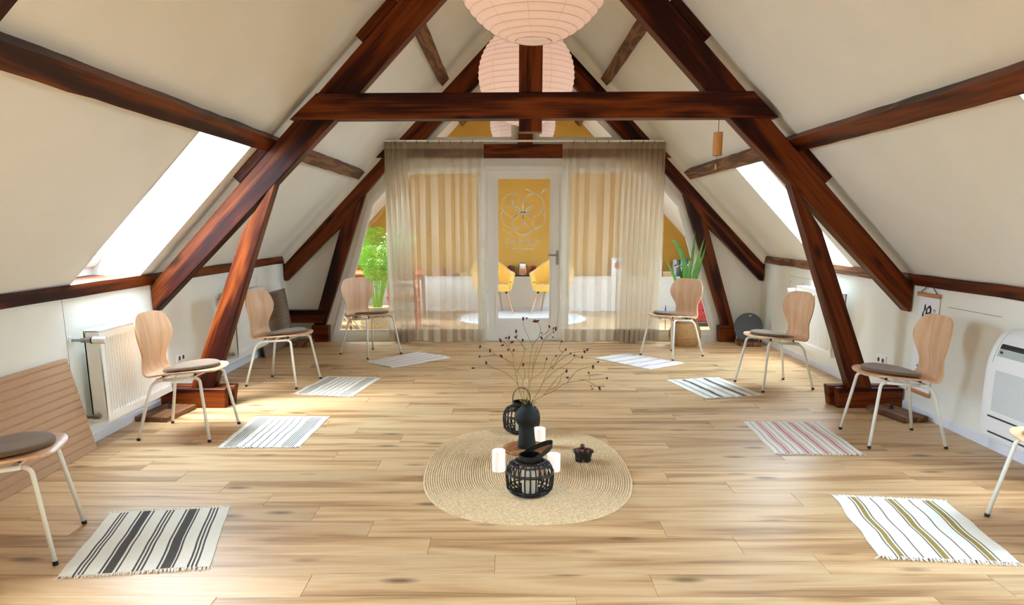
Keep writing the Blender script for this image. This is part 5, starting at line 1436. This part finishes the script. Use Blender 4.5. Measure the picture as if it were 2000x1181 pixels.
# palm behind the left window
basket((-1.74, 9.78, 0), .215, .36, M['seagrass_pale'], 'pale seagrass basket behind the left window holding the palm')
t = thing('palm', 'lush green palm in a pale basket behind the left window', 'plant', (-1.74, 9.78, .03))
mb = MB(); mb.lathe([(0, 0), (.13, 0), (.15, .26), (.145, .26), (0, .25)], 24); mb.build('pot', M['black_metal'], t)
rr = random.Random(12)
for k in range(22):
    a = k * 2.399 + rr.uniform(-.3, .3); hgt = rr.uniform(.90, 1.62); reach = rr.uniform(.18, .62)
    b0 = Vector((.05 * math.cos(a), .05 * math.sin(a), .24)); sp = Vector((math.cos(a), math.sin(a) * .7, 0))
    pts = []
    for i in range(15):
        f = i / 14; pts.append(b0 + sp * reach * f ** 1.9 + Vector((0, 0, (hgt - .24) * (f - .16 * max(0, f - .55) ** 2 * 6))))
    mb = MB(); mb.tube(pts, [.008 * (1 - .75 * i / 14) for i in range(15)], 5, mi=0)
    for i in range(5, 15):
        for sub in (0, .45):
            f = (i + sub) / 14
            if f > 1: continue
            p = pts[i].lerp(pts[min(14, i + 1)], sub); d = (pts[min(14, i + 1)] - pts[i - 1]).normalized()
            sd = d.cross(Vector((0, 0, 1)));
            sd = sd.normalized() if sd.length > .05 else Vector((math.sin(a), -math.cos(a), 0))
            ln = (.26 * math.sin(math.pi * min(1, (f - .28) / .8 + .12)) + .05)
            for s in (-1, 1):
                dirv = (sd * s * .8 + d * .65 + Vector((0, 0, rr.uniform(-.05, .25)))).normalized(); tip = p + dirv * ln + Vector((0, 0, -.25 * ln)); mid = p.lerp(tip, .5) + Vector((0, 0, .05 * ln * 4))
                w = d * .0065
                mb.add([p - w * .5, p + w * .5, mid + w, mid - w, tip], [(0, 1, 2, 3), (3, 2, 4)], 1)
    mb.build('frond', [M['palm_stem'], M['palm']], t, recalc=False)

# dining table and chairs in the far left corner
t = thing('dining_table', 'red brown wooden dining table behind the palm', 'table', (-1.95, 11.25, 0))
mb = MB(); mb.box(-.70, .70, -.42, .42, .705, .74, .004); mb.build('table_top', M['redwood'], t)
mb = MB()
for a, b, c, d in ((-.62, .62, -.36, -.335), (-.62, .62, .335, .36), (-.62, -.595, -.36, .36), (.595, .62, -.36, .36)): mb.box(a, b, c, d, .62, .705)
mb.build('apron', M['redwood'], t)
for sx in (-1, 1):
    for sy in (-1, 1): mb = MB(); mb.tube([(.60 * sx, .34 * sy, .70), (.62 * sx, .36 * sy, 0)], [.03, .02], 8); mb.build('leg', M['redwood'], t, auto=40)
def wood_chair(loc, rotz, label):
    t = thing('dining_chair', label, 'chair', loc, rotz, 'wooden dining chairs behind the palm')
    mb = MB(); mb.box(-.21, .21, -.21, .21, .43, .46, .008); mb.build('seat', M['redwood'], t)
    for sx in (-1, 1): mb = MB(); mb.tube([(.18 * sx, -.18, .43), (.19 * sx, -.20, 0)], [.018, .013], 8); mb.build('leg', M['redwood'], t, auto=40)
    for sx in (-1, 1): mb = MB(); mb.tube([(.19 * sx, .24, 0), (.18 * sx, .19, .44), (.17 * sx, .25, .84)], [.014, .018, .013], 8); mb.build('leg', M['redwood'], t, auto=40)
    for z in (.60, .70, .80): mb = MB(); mb.box(-.17, .17, .19 + (z - .44) * .15 - .012, .19 + (z - .44) * .15 + .004, z - .022, z + .022, .004); mb.build('back_rail', M['redwood'], t)
    mb = MB(); mb.box(-.17, .17, -.19, -.17, .36, .43); mb.box(-.17, .17, .17, .19, .36, .43); mb.build('apron', M['redwood'], t)
wood_chair((-1.50, 10.42, 0), R_(185), 'wooden dining chair behind the palm, near the curtain edge')
wood_chair((-2.32, 10.40, 0), R_(170), 'wooden dining chair seen between the truss post and the nearest plywood chair')
t = thing('folding_chair', 'white tube chair behind the left window next to the truss post', 'chair', (-2.24, 9.90, 0), R_(95))
for sx in (-1, 1):
    mb = MB(); mb.tube([(.18 * sx, -.24, 0), (.17 * sx, .12, .46), (.17 * sx, .20, .70)], .011, 8); mb.build('leg', M['steel_white'], t, smooth=True)
    mb = MB(); mb.tube([(.185 * sx, .24, 0), (.175 * sx, -.16, .46)], .011, 8); mb.build('leg', M['steel_white'], t, smooth=True)
mb = MB(); mb.box(-.17, .17, -.17, .15, .45, .47, .006); mb.build('seat', M['card'], t)
mb = MB(); mb.box(-.17, .17, .165, .185, .58, .70, .006); mb.build('backrest', M['card'], t)

# red lacquer chest behind the right window
t = thing('chest', 'ornate red lacquer chest on a black base behind the right window', 'chest', (2.80, 10.75, 0))
mb = MB(); mb.box(-.24, .24, -.22, .22, .06, .60, .006); mb.build('carcass', M['chest_red'], t)
mb = MB(); mb.box(-.255, .255, -.235, .235, 0, .06, .004); mb.build('base', M['black_metal'], t)
mb = MB(); mb.box(-.255, .255, -.235, .235, .60, .625, .004); mb.build('top', M['chest_red'], t)
for i in range(2):
    d = MB(); x0 = -.17 + .205 * i; d.box(x0, x0 + .195, -.236, -.219, .08, .58, .004); do = d.build('door', M['chest_red'], t)
    for zz in (.14, .23, .32, .41, .50):
        for xx in (.035, .08, .125, .165):
            m_ = MB(); k_ = .016 if (xx in (.08, .125)) else .011; m_.tube([(x0 + xx, -.2355, zz + .02 * math.sin(xx * 70 + zz * 30)), (x0 + xx, -.242, zz + .02 * math.sin(xx * 70 + zz * 30))], [k_, k_ * .7], 7); m_.build('carved_boss', M['chest_pat'], do)
for xx, m_ in ((-.238, 'chest_blue'), (-.215, 'chest_pat'), (-.195, 'chest_blue')):
    mb = MB(); mb.box(xx, xx + .016, -.232, -.218, .08, .58, .003); mb.build('side_stile', M[m_], t)
